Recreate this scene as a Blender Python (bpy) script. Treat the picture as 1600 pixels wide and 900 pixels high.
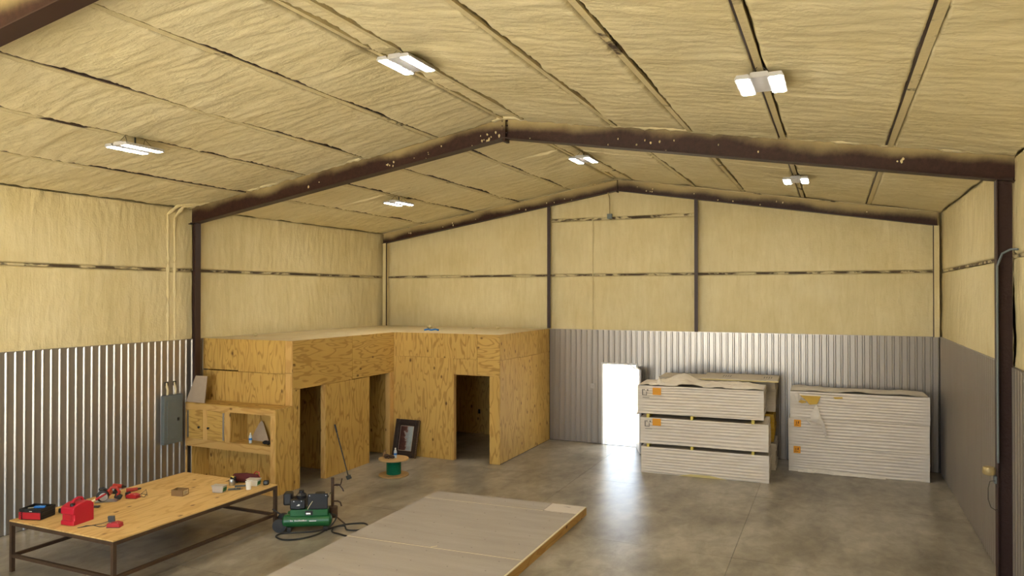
import bpy, math, random
import numpy as np
from mathutils import Vector, Matrix

# ------------------------------------------------------------------ clear
for o in list(bpy.data.objects):
    bpy.data.objects.remove(o, do_unlink=True)
SC = bpy.context.scene
COL = SC.collection
random.seed(7)

# ------------------------------------------------------------------ camera
F_PX, YAW, PITCH = 1139.1, 0.4173, 0.0073
cam_d = bpy.data.cameras.new('camera')
cam_d.sensor_width = 36.0
cam_d.lens = 36.0 * F_PX / 1600.0
cam_d.clip_end = 500
cam = bpy.data.objects.new('camera', cam_d)
COL.objects.link(cam)
cam.location = (0, 0, 3.876)
cam.rotation_euler = (math.pi / 2 + PITCH, 0, YAW)
SC.camera = cam

# ------------------------------------------------------------------ world and exposure
w = bpy.data.worlds.new('sky')
SC.world = w
w.use_nodes = True
bg = w.node_tree.nodes['Background']
bg.inputs[0].default_value = (0.74, 0.86, 1.0, 1)
bg.inputs[1].default_value = 6.5
sun_d = bpy.data.lights.new('sun', 'SUN')
sun_d.energy = 52.0
sun_d.color = (1.0, .93, .80)
sun_d.angle = math.radians(.6)
sun = bpy.data.objects.new('sun', sun_d)
COL.objects.link(sun)
sun.rotation_euler = Vector((-.5, .03, -.86)).to_track_quat('-Z', 'Y').to_euler()   # shines onto the apron outside the roll-up opening and the end door
SC.view_settings.view_transform = 'Standard'
SC.view_settings.look = 'None'
SC.view_settings.gamma = 1.0
SC.view_settings.exposure = -0.07
SC.view_settings.use_curve_mapping = False
LAMP = 135.0           # radiance of an LED lens


def portal(name, loc, rot, sx, sy):
    ld = bpy.data.lights.new(name, 'AREA')
    ld.shape = 'RECTANGLE'
    ld.size, ld.size_y = sx, sy
    ld.cycles.is_portal = True
    o = bpy.data.objects.new(name, ld)
    COL.objects.link(o)
    o.location = loc
    o.rotation_euler = rot


# ------------------------------------------------------------------ room dimensions (metres)
XL, XR, YE, YB = -12.14, 2.08, 18.12, -2.95
XM, SL = -5.03, 0.163          # ridge line, roof slope
ZW = 2.93                      # wainscot top
ZG = 4.35                      # girt height
FRAMES = [18.0, 11.1, 4.1]
D0, D1, DH = -5.46, -4.60, 2.06   # end door
BO0, BO1, BOH = -9.4, -1.4, 4.9   # roll-up opening in the back wall, behind the camera


def zroof(x, zr=6.78):
    return zr - SL * abs(x - XM)


portal('door_daylight_portal', ((D0 + D1) / 2, YE + .05, DH / 2), (math.radians(-90), 0, 0), D1 - D0, DH)
portal('opening_daylight_portal', ((BO0 + BO1) / 2, YB - .05, BOH / 2), (math.radians(90), 0, 0), BO1 - BO0, BOH)


# ------------------------------------------------------------------ material helpers
class G:
    def __init__(s, name):
        s.m = bpy.data.materials.new(name)
        s.m.use_nodes = True
        s.nt = s.m.node_tree
        s.b = s.nt.nodes['Principled BSDF']

    def n(s, t, props=None, **inp):
        nd = s.nt.nodes.new('ShaderNode' + t)
        for k, v in (props or {}).items():
            setattr(nd, k, v)
        for k, v in inp.items():
            key = int(k[1:]) if k[0] == 'i' and k[1:].isdigit() else k
            s.put(nd.inputs[key], v)
        return nd

    def put(s, sock, v):
        if isinstance(v, bpy.types.NodeSocket):
            s.nt.links.new(v, sock)
        elif isinstance(v, (tuple, list)) and len(v) == 3 and sock.type == 'RGBA':
            sock.default_value = (*v, 1)
        else:
            sock.default_value = v

    def pos(s, scale=(1, 1, 1), obj=False, rnd=False):
        if obj:
            c = s.n('TexCoord').outputs['Object']
        else:
            c = s.n('NewGeometry').outputs['Position']
        if rnd:
            r = s.n('ObjectInfo').outputs['Random']
            k = s.n('Math', {'operation': 'MULTIPLY'}, i0=r, i1=37.0).outputs[0]
            c = s.n('VectorMath', {'operation': 'ADD'}, i0=c, i1=k).outputs[0]
        return s.n('VectorMath', {'operation': 'MULTIPLY'}, i0=c, i1=scale).outputs[0]

    def noise(s, vec, scale=1.0, detail=3.0, rough=.55, dist=0.0):
        return s.n('TexNoise', Vector=vec, Scale=scale, Detail=detail, Roughness=rough, Distortion=dist).outputs['Fac']

    def ramp(s, fac, stops, interp='LINEAR'):
        nd = s.n('ValToRGB', Fac=fac)
        cr = nd.color_ramp
        cr.interpolation = interp
        while len(cr.elements) < len(stops):
            cr.elements.new(.5)
        for e, (p, c) in zip(cr.elements, stops):
            e.position = p
            e.color = (*c, 1) if len(c) == 3 else c
        return nd.outputs[0]

    def mix(s, f, a, b):
        nd = s.n('Mix', {'data_type': 'RGBA'})
        s.put(nd.inputs[0], f)
        s.put(nd.inputs[6], a)
        s.put(nd.inputs[7], b)
        return nd.outputs[2]

    def math(s, op, a, b=None, clamp=False):
        nd = s.n('Math', {'operation': op, 'use_clamp': clamp}, i0=a)
        if b is not None:
            s.put(nd.inputs[1], b)
        return nd.outputs[0]

    def sstep(s, v, lo, hi, o0=0.0, o1=1.0):
        nd = s.n('MapRange', {'interpolation_type': 'SMOOTHSTEP'}, i0=v, i1=lo, i2=hi, i3=o0, i4=o1)
        return nd.outputs[0]

    def bump(s, h, strength=.3, dist=.01):
        s.put(s.b.inputs['Normal'], s.n('Bump', Strength=strength, Distance=dist, Height=h).outputs[0])

    def done(s, color=None, rough=.6, metal=0.0, spec=.5):
        if color is not None:
            s.put(s.b.inputs['Base Color'], color)
        s.put(s.b.inputs['Roughness'], rough)
        s.put(s.b.inputs['Metallic'], metal)
        s.put(s.b.inputs['Specular IOR Level'], spec)
        return s.m


def plain(name, c, rough=.55, metal=0.0, var=.12, spec=.5):
    g = G(name)
    f = g.noise(g.pos(obj=True, rnd=True), 9.0, 3)
    lo = tuple(x * (1 - var) for x in c)
    hi = tuple(min(1, x * (1 + var)) for x in c)
    return g.done(g.mix(f, lo, hi), rough, metal, spec)


FOAM_A, FOAM_B = (0.78, 0.675, 0.405), (0.65, 0.535, 0.27)


def foam_mat(name, scale, ca=FOAM_A, cb_=FOAM_B):
    g = G(name)
    big = g.noise(g.pos(), .8, 4, .6)
    st = g.noise(g.pos(scale), 1.0, 4, .65, .6)
    fine = g.noise(g.pos(), 26, 3, .6)
    f = g.math('ADD', g.math('MULTIPLY', big, .7), g.math('MULTIPLY', st, .5))
    c = g.ramp(f, [(.38, cb_), (.78, ca)])
    h = g.math('ADD', g.math('MULTIPLY', st, 1.0), g.math('MULTIPLY', fine, .35))
    g.bump(h, .5, .03)
    return g.done(c, .75, 0, .25)


def steel_mat(name, lo, hi, blot):
    """brown primer with pale foam overspray along the upper edge of a rafter"""
    g = G(name)
    p = g.n('NewGeometry').outputs['Position']
    sx = g.n('SeparateXYZ', Vector=p)
    d = g.math('ABSOLUTE', g.math('ADD', sx.outputs[0], -XM))
    t = g.math('DIVIDE', g.math('ADD', g.math('ADD', sx.outputs[2], -6.457), g.math('MULTIPLY', d, SL)), .38)
    nz = g.noise(g.pos((1.1, 1.1, 1.1)), 1.0, 2, .5)
    n2 = g.noise(g.pos(), 14, 3, .7)
    tt = g.math('ADD', t, g.math('MULTIPLY', g.math('ADD', nz, -.5), blot))
    tt = g.math('ADD', tt, g.math('MULTIPLY', g.math('ADD', n2, -.5), .10))
    m = g.sstep(tt, lo, hi)
    base = g.ramp(n2, [(.3, (.028, .011, .008)), (.7, (.052, .020, .014))])
    return g.done(g.mix(m, base, (.46, .36, .17)), .5, 0, .3)


def streaked_steel(name, amount, scale=(1, 1, 1), dark=(.05, .028, .018)):
    """steel purlin or girt, mostly coated by foam with bare dark patches"""
    g = G(name)
    a = g.noise(g.pos(scale, rnd=False), 1.7, 4, .65, .5)
    m = g.sstep(a, amount, amount + .1)
    fine = g.noise(g.pos(), 20, 3)
    g.bump(fine, .5, .02)
    return g.done(g.mix(m, dark, (.66, .56, .32)), .7, 0, .3)


def plywood(name, grain, light=(.63, .405, .115), dark=(.31, .165, .034), knots=True, k=9.0):
    """rotary-cut plywood: grain = 0, 1 or 2 is the local axis the grain runs along"""
    g = G(name)
    sc = [4.2, 4.2, 4.2]
    sc[grain] = .8
    v = g.pos(tuple(sc), obj=True, rnd=True)
    n1 = g.noise(v, 1.0, 2.2, .5, .35)
    sn = g.math('SINE', g.math('MULTIPLY', n1, k * 6.28))
    line = g.sstep(sn, .3, 1.0)
    sf = [70., 70., 70.]
    sf[grain] = 2.2
    fine = g.noise(g.pos(tuple(sf), obj=True, rnd=True), 1.0, 2, .6)
    tone = g.noise(g.pos(obj=True, rnd=True), .9, 3, .6)
    rv = g.n('ObjectInfo').outputs['Random']
    c = g.mix(g.math('MULTIPLY', line, .8), light, dark)
    c = g.mix(g.math('MULTIPLY', fine, .35), c, tuple(x * .62 for x in light))
    c = g.mix(g.sstep(tone, .35, .75, 0.0, .35), c, (.46, .26, .06))
    c = g.mix(g.math('MULTIPLY', rv, .22), c, tuple(min(1, x * 1.18) for x in light))
    if knots:
        ks = [4.2, 4.2, 4.2]
        ks[grain] = 2.6
        vo = g.n('TexVoronoi', {'feature': 'F1'}, Vector=g.pos(tuple(ks), obj=True, rnd=True), Scale=1.15, Randomness=1.0)
        pick = g.n('SeparateColor', Color=vo.outputs['Color']).outputs[0]
        dist = g.math('ADD', vo.outputs['Distance'], g.math('MULTIPLY', g.math('ADD', n1, -.5), .06))
        kn = g.math('MULTIPLY', g.sstep(dist, .06, .18, 1.0, 0.0), g.sstep(pick, .42, .46))
        c = g.mix(g.math('MULTIPLY', kn, .85), c, (.10, .045, .015))
    g.bump(g.math('ADD', fine, line), .12, .004)
    return g.done(c, .62, 0, .3)


M = {}
M['foam_roof'] = foam_mat('foam_roof', (1.6, 9.0, 4.0), (.79, .70, .455), (.68, .58, .33))
M['foam_wall'] = foam_mat('foam_wall', (8.0, 8.0, 1.3))
M['steel'] = steel_mat('brown_primer_steel', .45, 1.1, 1.2)
M['steel_end'] = steel_mat('brown_primer_steel_heavily_oversprayed', .18, .75, .8)
M['purlin'] = streaked_steel('foam_coated_purlin', .30, (1.2, .9, 1.2))
M['girt'] = streaked_steel('foam_coated_girt', .47, (1.1, 1.1, 3), (.09, .06, .03))
M['post'] = streaked_steel('wall_post_steel', .66, (1, 1, .8), (.035, .016, .012))
M['bare_steel'] = plain('bare_brown_steel', (.036, .015, .011), .5)
M['ply_v'] = plywood('plywood_grain_upright', 2)
M['ply_x'] = plywood('plywood_grain_along_x', 0)
M['ply_y'] = plywood('plywood_grain_along_y', 1)
M['ply_top'] = plywood('plywood_table_top', 1, (.70, .47, .19), (.50, .29, .09), True, 6.0)
M['ply_pale'] = plywood('pale_plywood_deck', 1, (.74, .63, .40), (.66, .54, .31), False, 4.0)
M['stud'] = plywood('softwood_board', 2, (.66, .42, .15), (.5, .28, .08), True, 5.0)
M['stud_x'] = plywood('softwood_board_lying', 0, (.66, .42, .15), (.5, .28, .08), True, 5.0)
M['stud_y'] = plywood('softwood_rail', 1, (.60, .36, .11), (.42, .22, .06), True, 7.0)

g = G('galvalume_panel')
nz = g.noise(g.pos((1, 1, .25)), 2.2, 4, .6)
sp = g.noise(g.pos(), 60, 2)
M['metal'] = g.done(g.mix(nz, (.35, .32, .28), (.41, .378, .338)), .33, .74, .5)

g = G('concrete')
a = g.noise(g.pos(), .35, 5, .62, .4)
b = g.noise(g.pos((1, .5, 1)), 1.3, 5, .6, .3)
c_ = g.noise(g.pos(), 30, 4, .7)
d_ = g.noise(g.pos((1, .6, 1)), 4.5, 4, .62, .5)
f = g.math('ADD', g.math('ADD', g.math('MULTIPLY', a, .42), g.math('MULTIPLY', b, .34)), g.math('ADD', g.math('MULTIPLY', d_, .26), g.math('MULTIPLY', c_, .03)))
col = g.ramp(f, [(.41, (.15, .125, .09)), (.53, (.29, .253, .192)), (.65, (.46, .415, .335))])
g.bump(g.math('ADD', g.math('MULTIPLY', b, .5), g.math('MULTIPLY', d_, .2)), .12, .03)
M['concrete'] = g.done(col, .32, 0, .5)
M['joint'] = plain('dark_saw_cut', (.07, .06, .05), .8)
M['apron'] = plain('sunlit_concrete_apron', (.70, .64, .53), .8)
M['white_metal'] = plain('white_painted_metal', (.74, .73, .72), .4, 0, .03)
M['lamp_housing'] = plain('white_lamp_housing', (.50, .49, .50), .45, 0, .03)
g = G('lamp_lens')
g.put(g.b.inputs['Emission Color'], (1.0, .955, .87, 1))
g.put(g.b.inputs['Emission Strength'], LAMP)
M['lens'] = g.done((.9, .9, .9), .4)
M['wire'] = plain('dark_wire', (.05, .045, .035), .6)
M['black'] = plain('black_plastic', (.010, .010, .011), .45, 0, .2)
M['black_iron'] = plain('black_engine_metal', (.012, .012, .013), .42, .0, .3)
M['red'] = plain('red_plastic', (.42, .012, .022), .4, 0, .1)
M['gas_red'] = plain('gas_can_red', (.50, .008, .03), .38, 0, .06)
M['tool_red'] = plain('tool_red', (.40, .03, .02), .42, 0, .2)
M['maroon'] = plain('dark_maroon_fabric', (.085, .008, .01), .8, 0, .3)
M['blue'] = plain('blue_plastic', (.02, .17, .55), .4)
M['teal'] = plain('dark_teal_plastic', (.02, .10, .10), .5)
M['cream'] = plain('cream_plastic', (.75, .66, .42), .5)
M['grey_paint'] = plain('grey_enamel', (.15, .175, .18), .45, .1, .1)
M['dark_paint'] = plain('dark_grey_enamel', (.07, .08, .085), .4)
M['silver'] = plain('bright_metal', (.55, .55, .55), .28, .9)
M['green'] = plain('compressor_green', (.012, .115, .03), .28, 0, .12)
M['spool_green'] = plain('green_wire_wrap', (.0, .15, .075), .45, 0, .12)
M['rust'] = plain('rusty_brown_steel', (.085, .05, .032), .7, .2, .35)
M['table_steel'] = plain('rusted_table_steel', (.075, .042, .022), .65, .2, .4)
M['rubber'] = plain('black_rubber', (.014, .014, .013), .5, 0, .2)
M['card'] = plain('brown_cardboard', (.24, .145, .06), .8, 0, .12)
M['card_light'] = plain('cream_card_label', (.60, .48, .28), .8, 0, .1)
M['white'] = plain('white_plastic', (.78, .77, .73), .5, 0, .04)
M['label_green'] = plain('green_label', (.02, .16, .05), .5)
M['orange'] = plain('orange_label', (.85, .36, .012), .6, 0, .05)
M['yellow'] = plain('yellow_plastic', (.72, .58, .10), .5)
M['yellow_wrap'] = plain('golden_yellow_sheet', (.58, .36, .03), .5)
M['ink'] = plain('grey_ink', (.20, .18, .16), .8)
M['dark_ink'] = plain('brown_ink', (.16, .05, .01), .8)
M['board'] = plain('grey_brown_fibre_board', (.42, .335, .25), .85, 0, .1)
M['gypsum_edge'] = plain('gypsum_sheet_edge', (.60, .53, .43), .8, 0, .06)
M['yellow_gypsum'] = plain('yellow_gypsum_face', (.70, .58, .25), .8, 0, .06)
M['drywall_white'] = plain('white_board', (.62, .55, .47), .8, 0, .04)
M['frame_dark'] = plain('dark_carved_wood', (.028, .016, .011), .4, 0, .4)
M['spool_wood'] = plain('spool_plywood', (.48, .31, .13), .7, 0, .25)
M['glass_water'] = plain('clear_bottle_plastic', (.55, .60, .62), .2, 0, .1)
M['outlet'] = plain('light_switch_plate', (.42, .40, .37), .4)
M['dirty_yellow'] = plain('dusty_yellow_metal', (.42, .32, .15), .5, .3, .2)

g = G('drywall_paper')
a = g.noise(g.pos((1, 6, 1), obj=True), .8, 4, .6)
b = g.noise(g.pos(obj=True), 40, 2)
f = g.math('ADD', g.math('MULTIPLY', a, .8), g.math('MULTIPLY', b, .2))
M['drywall'] = g.done(g.ramp(f, [(.3, (.385, .34, .29)), (.75, (.455, .41, .355))]), .85, 0, .2)

g = G('wrapping_film')
a = g.noise(g.pos((1, 1, 5), obj=True, rnd=True), 3, 3, .6)
M['wrap'] = g.done(g.ramp(a, [(.3, (.73, .655, .555)), (.75, (.83, .765, .67))]), .55, 0, .35)
g = G('clear_film')
g.put(g.b.inputs['Alpha'], .55)
M['film'] = g.done((.70, .66, .58), .35, 0, .5)

g = G('cloudy_container_plastic')
g.put(g.b.inputs['Alpha'], .75)
M['cloudy'] = g.done((.62, .56, .48), .3, 0, .5)

g = G('printed_picture')
sx = g.n('SeparateXYZ', Vector=g.n('TexCoord').outputs['Object'])
nn = g.noise(g.pos((1, 1, 1), obj=True), 7, 3, .6, .4)
e = g.math('ADD', sx.outputs[0], g.math('MULTIPLY', g.math('ADD', nn, -.5), .45))
M['picture'] = g.done(g.ramp(g.sstep(e, -.14, .16), [(0, (.045, .014, .012)), (.38, (.11, .04, .03)), (.47, (.30, .24, .20)), (.62, (.22, .25, .26)), (1, (.32, .37, .38))]), .35)


# ------------------------------------------------------------------ mesh builder
class MB:
    def __init__(s):
        s.v, s.f = [], []

    def add(s, vs, fs):
        k = len(s.v)
        s.v += [tuple(x) for x in vs]
        s.f += [tuple(i + k for i in q) for q in fs]
        return s

    def box(s, x0, x1, y0, y1, z0, z1):
        return s.add([(x0, y0, z0), (x1, y0, z0), (x1, y1, z0), (x0, y1, z0), (x0, y0, z1), (x1, y0, z1), (x1, y1, z1), (x0, y1, z1)],
                     [(0, 3, 2, 1), (4, 5, 6, 7), (0, 1, 5, 4), (1, 2, 6, 5), (2, 3, 7, 6), (3, 0, 4, 7)])

    def obox(s, c, size, rot=(0, 0, 0)):
        from mathutils import Euler
        R = Euler(rot).to_matrix()
        b = MB().box(-size[0] / 2, size[0] / 2, -size[1] / 2, size[1] / 2, -size[2] / 2, size[2] / 2)
        return s.add([tuple(R @ Vector(p) + Vector(c)) for p in b.v], b.f)

    def prism(s, poly, a, b, axis='y'):
        """poly in the plane across `axis`: y -> (x,z), x -> (y,z), z -> (x,y); extruded from a to b"""
        def P(p, t):
            return {'y': (p[0], t, p[1]), 'x': (t, p[0], p[1]), 'z': (p[0], p[1], t)}[axis]
        n = len(poly)
        vs = [P(p, a) for p in poly] + [P(p, b) for p in poly]
        fs = [tuple(range(n)), tuple(range(2 * n - 1, n - 1, -1))]
        fs += [(i, (i + 1) % n + 0, (i + 1) % n + n, i + n)[::-1] for i in range(n)]
        return s.add(vs, fs)

    def cyl(s, p0, p1, r0, r1=None, n=14):
        return s.tube([p0, p1], [r0, r0 if r1 is None else r1], n)

    def tube(s, pts, r, n=8, closed=False):
        pts = [Vector(p) for p in pts]
        m = len(pts)
        rs = r if isinstance(r, (list, tuple)) else [r] * m
        up = Vector((0, 0, 1))
        rings, prev = [], None
        for i, p in enumerate(pts):
            a = pts[(i - 1) % m] if (closed or i > 0) else p
            b = pts[(i + 1) % m] if (closed or i < m - 1) else p
            t = (b - a).normalized()
            if prev is None:
                ref = up if abs(t.z) < .9 else Vector((1, 0, 0))
                x = t.cross(ref).normalized()
            else:
                x = (prev - t * prev.dot(t)).normalized()
            prev = x
            y = t.cross(x)
            rings.append([p + (x * math.cos(q) + y * math.sin(q)) * rs[i] for q in [2 * math.pi * j / n for j in range(n)]])
        k = len(s.v)
        for rg in rings:
            s.v += [tuple(q) for q in rg]
        for i in range(m if closed else m - 1):
            i2 = (i + 1) % m
            for j in range(n):
                j2 = (j + 1) % n
                s.f.append((k + i * n + j, k + i * n + j2, k + i2 * n + j2, k + i2 * n + j))
        if not closed:
            s.f.append(tuple(k + j for j in range(n))[::-1])
            s.f.append(tuple(k + (m - 1) * n + j for j in range(n)))
        return s

    def lathe(s, prof, c=(0, 0, 0), n=18):
        k = len(s.v)
        for r, z in prof:
            for j in range(n):
                q = 2 * math.pi * j / n
                s.v.append((c[0] + r * math.cos(q), c[1] + r * math.sin(q), c[2] + z))
        for i in range(len(prof) - 1):
            for j in range(n):
                j2 = (j + 1) % n
                s.f.append((k + i * n + j, k + i * n + j2, k + (i + 1) * n + j2, k + (i + 1) * n + j))
        s.f.append(tuple(k + j for j in range(n))[::-1])
        s.f.append(tuple(k + (len(prof) - 1) * n + j for j in range(n)))
        return s

    def blob(s, c, r, seed=0):
        rr = random.Random(seed)
        a = []
        for th in range(0, 4):
            for ph in range(6):
                t = math.pi * (th + .5) / 4
                q = 2 * math.pi * ph / 6
                d = 1 + rr.uniform(-.25, .25)
                a.append((c[0] + r[0] * d * math.sin(t) * math.cos(q), c[1] + r[1] * d * math.sin(t) * math.sin(q), c[2] + r[2] * d * math.cos(t)))
        fs = [(th * 6 + ph, (th + 1) * 6 + ph, (th + 1) * 6 + (ph + 1) % 6, th * 6 + (ph + 1) % 6) for th in range(3) for ph in range(6)]
        fs += [tuple(range(6)), tuple(range(23, 17, -1))]
        return s.add(a, fs)

    def build(s, name, mat, parent=None, origin=None, smooth=False, bevel=0.0, seg=2):
        me = bpy.data.meshes.new(name)
        o3 = Vector(origin) if origin is not None else Vector((0, 0, 0))
        me.from_pydata([tuple(Vector(p) - o3) for p in s.v], [], s.f)
        me.update()
        me.materials.append(M[mat])
        if smooth:
            me.shade_smooth()
            me.set_sharp_from_angle(angle=math.radians(38))
        o = bpy.data.objects.new(name, me)
        COL.objects.link(o)
        o.location = o3
        if parent is not None:
            o.parent = parent
        if bevel:
            md = o.modifiers.new('bevel', 'BEVEL')
            md.width = bevel
            md.segments = seg
            md.limit_method = 'ANGLE'
            md.angle_limit = math.radians(40)
            if smooth is False and seg > 1:
                me.shade_smooth()
                me.set_sharp_from_angle(angle=math.radians(38))
        return o


def tag(o, label, cat, group=None):
    o['label'], o['category'] = label, cat
    if group:
        o['group'] = group
    return o


def struct(o, label=None, cat=None):
    o['kind'] = 'structure'
    if label:
        o['label'] = label
    if cat:
        o['category'] = cat
    return o


def thing(name, label, cat, loc=(0, 0, 0), rz=0.0, group=None):
    o = bpy.data.objects.new(name, None)
    o.empty_display_size = .2
    COL.objects.link(o)
    o.location = loc
    o.rotation_euler = (0, 0, rz)
    return tag(o, label, cat, group)


def copy_tree(o, parent=None):
    c = o.copy()
    COL.objects.link(c)
    c.parent = parent
    for ch in list(o.children):
        copy_tree(ch, c)
    return c


def cbox(name, mat, parent, x0, x1, y0, y1, z0, z1, bevel=0.0):
    """box whose own origin is its centre (so grain and tone vary from piece to piece)"""
    return MB().box(x0, x1, y0, y1, z0, z1).build(name, mat, parent, origin=((x0 + x1) / 2, (y0 + y1) / 2, (z0 + z1) / 2), bevel=bevel, seg=1)


# ------------------------------------------------------------------ foam relief
def _h(x, y, seed):
    n = (x.astype(np.int64) * 374761393 + y.astype(np.int64) * 668265263 + seed * 362437) & 0xffffffff
    n = ((n ^ (n >> 13)) * 1274126177) & 0xffffffff
    return ((n ^ (n >> 16)) & 0xffff) / 65535.0


def vnoise(x, y, seed):
    xi, yi = np.floor(x), np.floor(y)
    fx, fy = x - xi, y - yi
    fx, fy = fx * fx * (3 - 2 * fx), fy * fy * (3 - 2 * fy)
    a, b = _h(xi, yi, seed), _h(xi + 1, yi, seed)
    c, d = _h(xi, yi + 1, seed), _h(xi + 1, yi + 1, seed)
    return (a * (1 - fx) + b * fx) * (1 - fy) + (c * (1 - fx) + d * fx) * fy - .5


def fbm(x, y, seed, oc=3):
    r, am = 0, 1
    for i in range(oc):
        r = r + am * vnoise(x * 2 ** i + 17 * i, y * 2 ** i + 5 * i, seed + i)
        am *= .5
    return r


def grid_samples(L, res, dense=.18):
    e = np.array([0, .012, .03, .05, .075, .105, .14])
    e = e[e < L / 3]
    n = max(2, int((L - 2 * dense) / res))
    mid = np.linspace(dense, L - dense, n) if L > 3 * dense else np.array([L / 2])
    return np.concatenate([e, mid, (L - e)[::-1]])


SEED = [11]


def foam_panel(parent, mat, p0, U, V, N, lu, lvf, res=.055, amp=1.0, thick=.09, e=(1, 1, 1, 1), name='foam_panel'):
    """sprayed foam cell. u along U, v along V up to lvf(u); streaks run along V.
    e = (u0, u1, v0, v1): 1 a cut-back edge with a crack, 0 an edge that stays full"""
    SEED[0] += 7
    sd = SEED[0]
    us = grid_samples(lu, res)
    lv0 = float(np.max(lvf(us)))
    vs = grid_samples(lv0, res * 1.5) / lv0
    uu, tt = np.meshgrid(us, vs, indexing='ij')
    LV = lvf(uu)
    vv = tt * LV
    gu, gv = uu + p0[0] * .31 + p0[1], vv + p0[2] * 3.1 + p0[0]
    wu = gu + .35 * fbm(gu * .7, gv * .7, sd, 2)
    h = amp * (.014 * fbm(wu * 6.5, gv * .8, sd + 1, 3) + .042 * fbm(gu * 1.1, gv * 1.3, sd + 2, 2) + .014 * fbm(wu * 13, gv * 3.5, sd + 3, 3) + .012 * fbm(gu * 28, gv * 22, sd + 8, 2))
    fall = np.ones_like(uu)
    rag = .022 + .03 * (fbm(gu * 2.6, gv * 2.6, sd + 5, 3) + .5)
    for k, dd in enumerate((uu, lu - uu, vv, LV - vv)):
        if e[k]:
            x = np.clip((dd + .004) / np.maximum(rag * (1.0 if e[k] == 1 else e[k]), .015), 0, 1)
            fall = np.minimum(fall, x * (2 - x))
    hh = (thick + h) * fall
    P = (np.array(p0)[None, None] + uu[..., None] * np.array(U) + vv[..., None] * np.array(V) + (hh - thick)[..., None] * np.array(N))
    nu, nv = uu.shape
    idx = np.arange(nu * nv).reshape(nu, nv)
    q = np.stack([idx[:-1, :-1], idx[1:, :-1], idx[1:, 1:], idx[:-1, 1:]], -1).reshape(-1, 4)
    # wind the faces towards the room
    if np.dot(np.cross(U, V), N) < 0:
        q = q[:, ::-1]
    me = bpy.data.meshes.new(name)
    me.from_pydata(P.reshape(-1, 3), [], q.tolist())
    me.update()
    me.materials.append(M[mat])
    me.shade_smooth()
    o = bpy.data.objects.new(name, me)
    COL.objects.link(o)
    o.parent = parent
    return o


def const(L):
    return lambda u: np.full_like(np.asarray(u, float), L)


# ================================================================== SETTING
# floor: saw-cut concrete slabs on a base
floor = struct(MB().box(XL - .3, XR + .3, YB - .3, YE + .3, -.3, -.012).build('floor', 'joint'))
xs = [XL - .25, -8.55, -4.97, -1.4, XR + .25]
ys = [YB - .25, .6, 4.1, 7.6, 11.1, 14.6, YE + .02]
for i in range(4):
    for j in range(6):
        MB().box(xs[i] + .003, xs[i + 1] - .003, ys[j] + .003, ys[j + 1] - .003, -.1, 0).build('floor_slab', 'concrete', floor)
gr = struct(MB().box(-60, 60, -70, 80, -.5, -.31).build('ground', 'apron'))
gr2 = struct(MB().box(-14, 4, YE + .03, YE + 14, -.3, -.03).build('ground', 'apron'))

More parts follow.
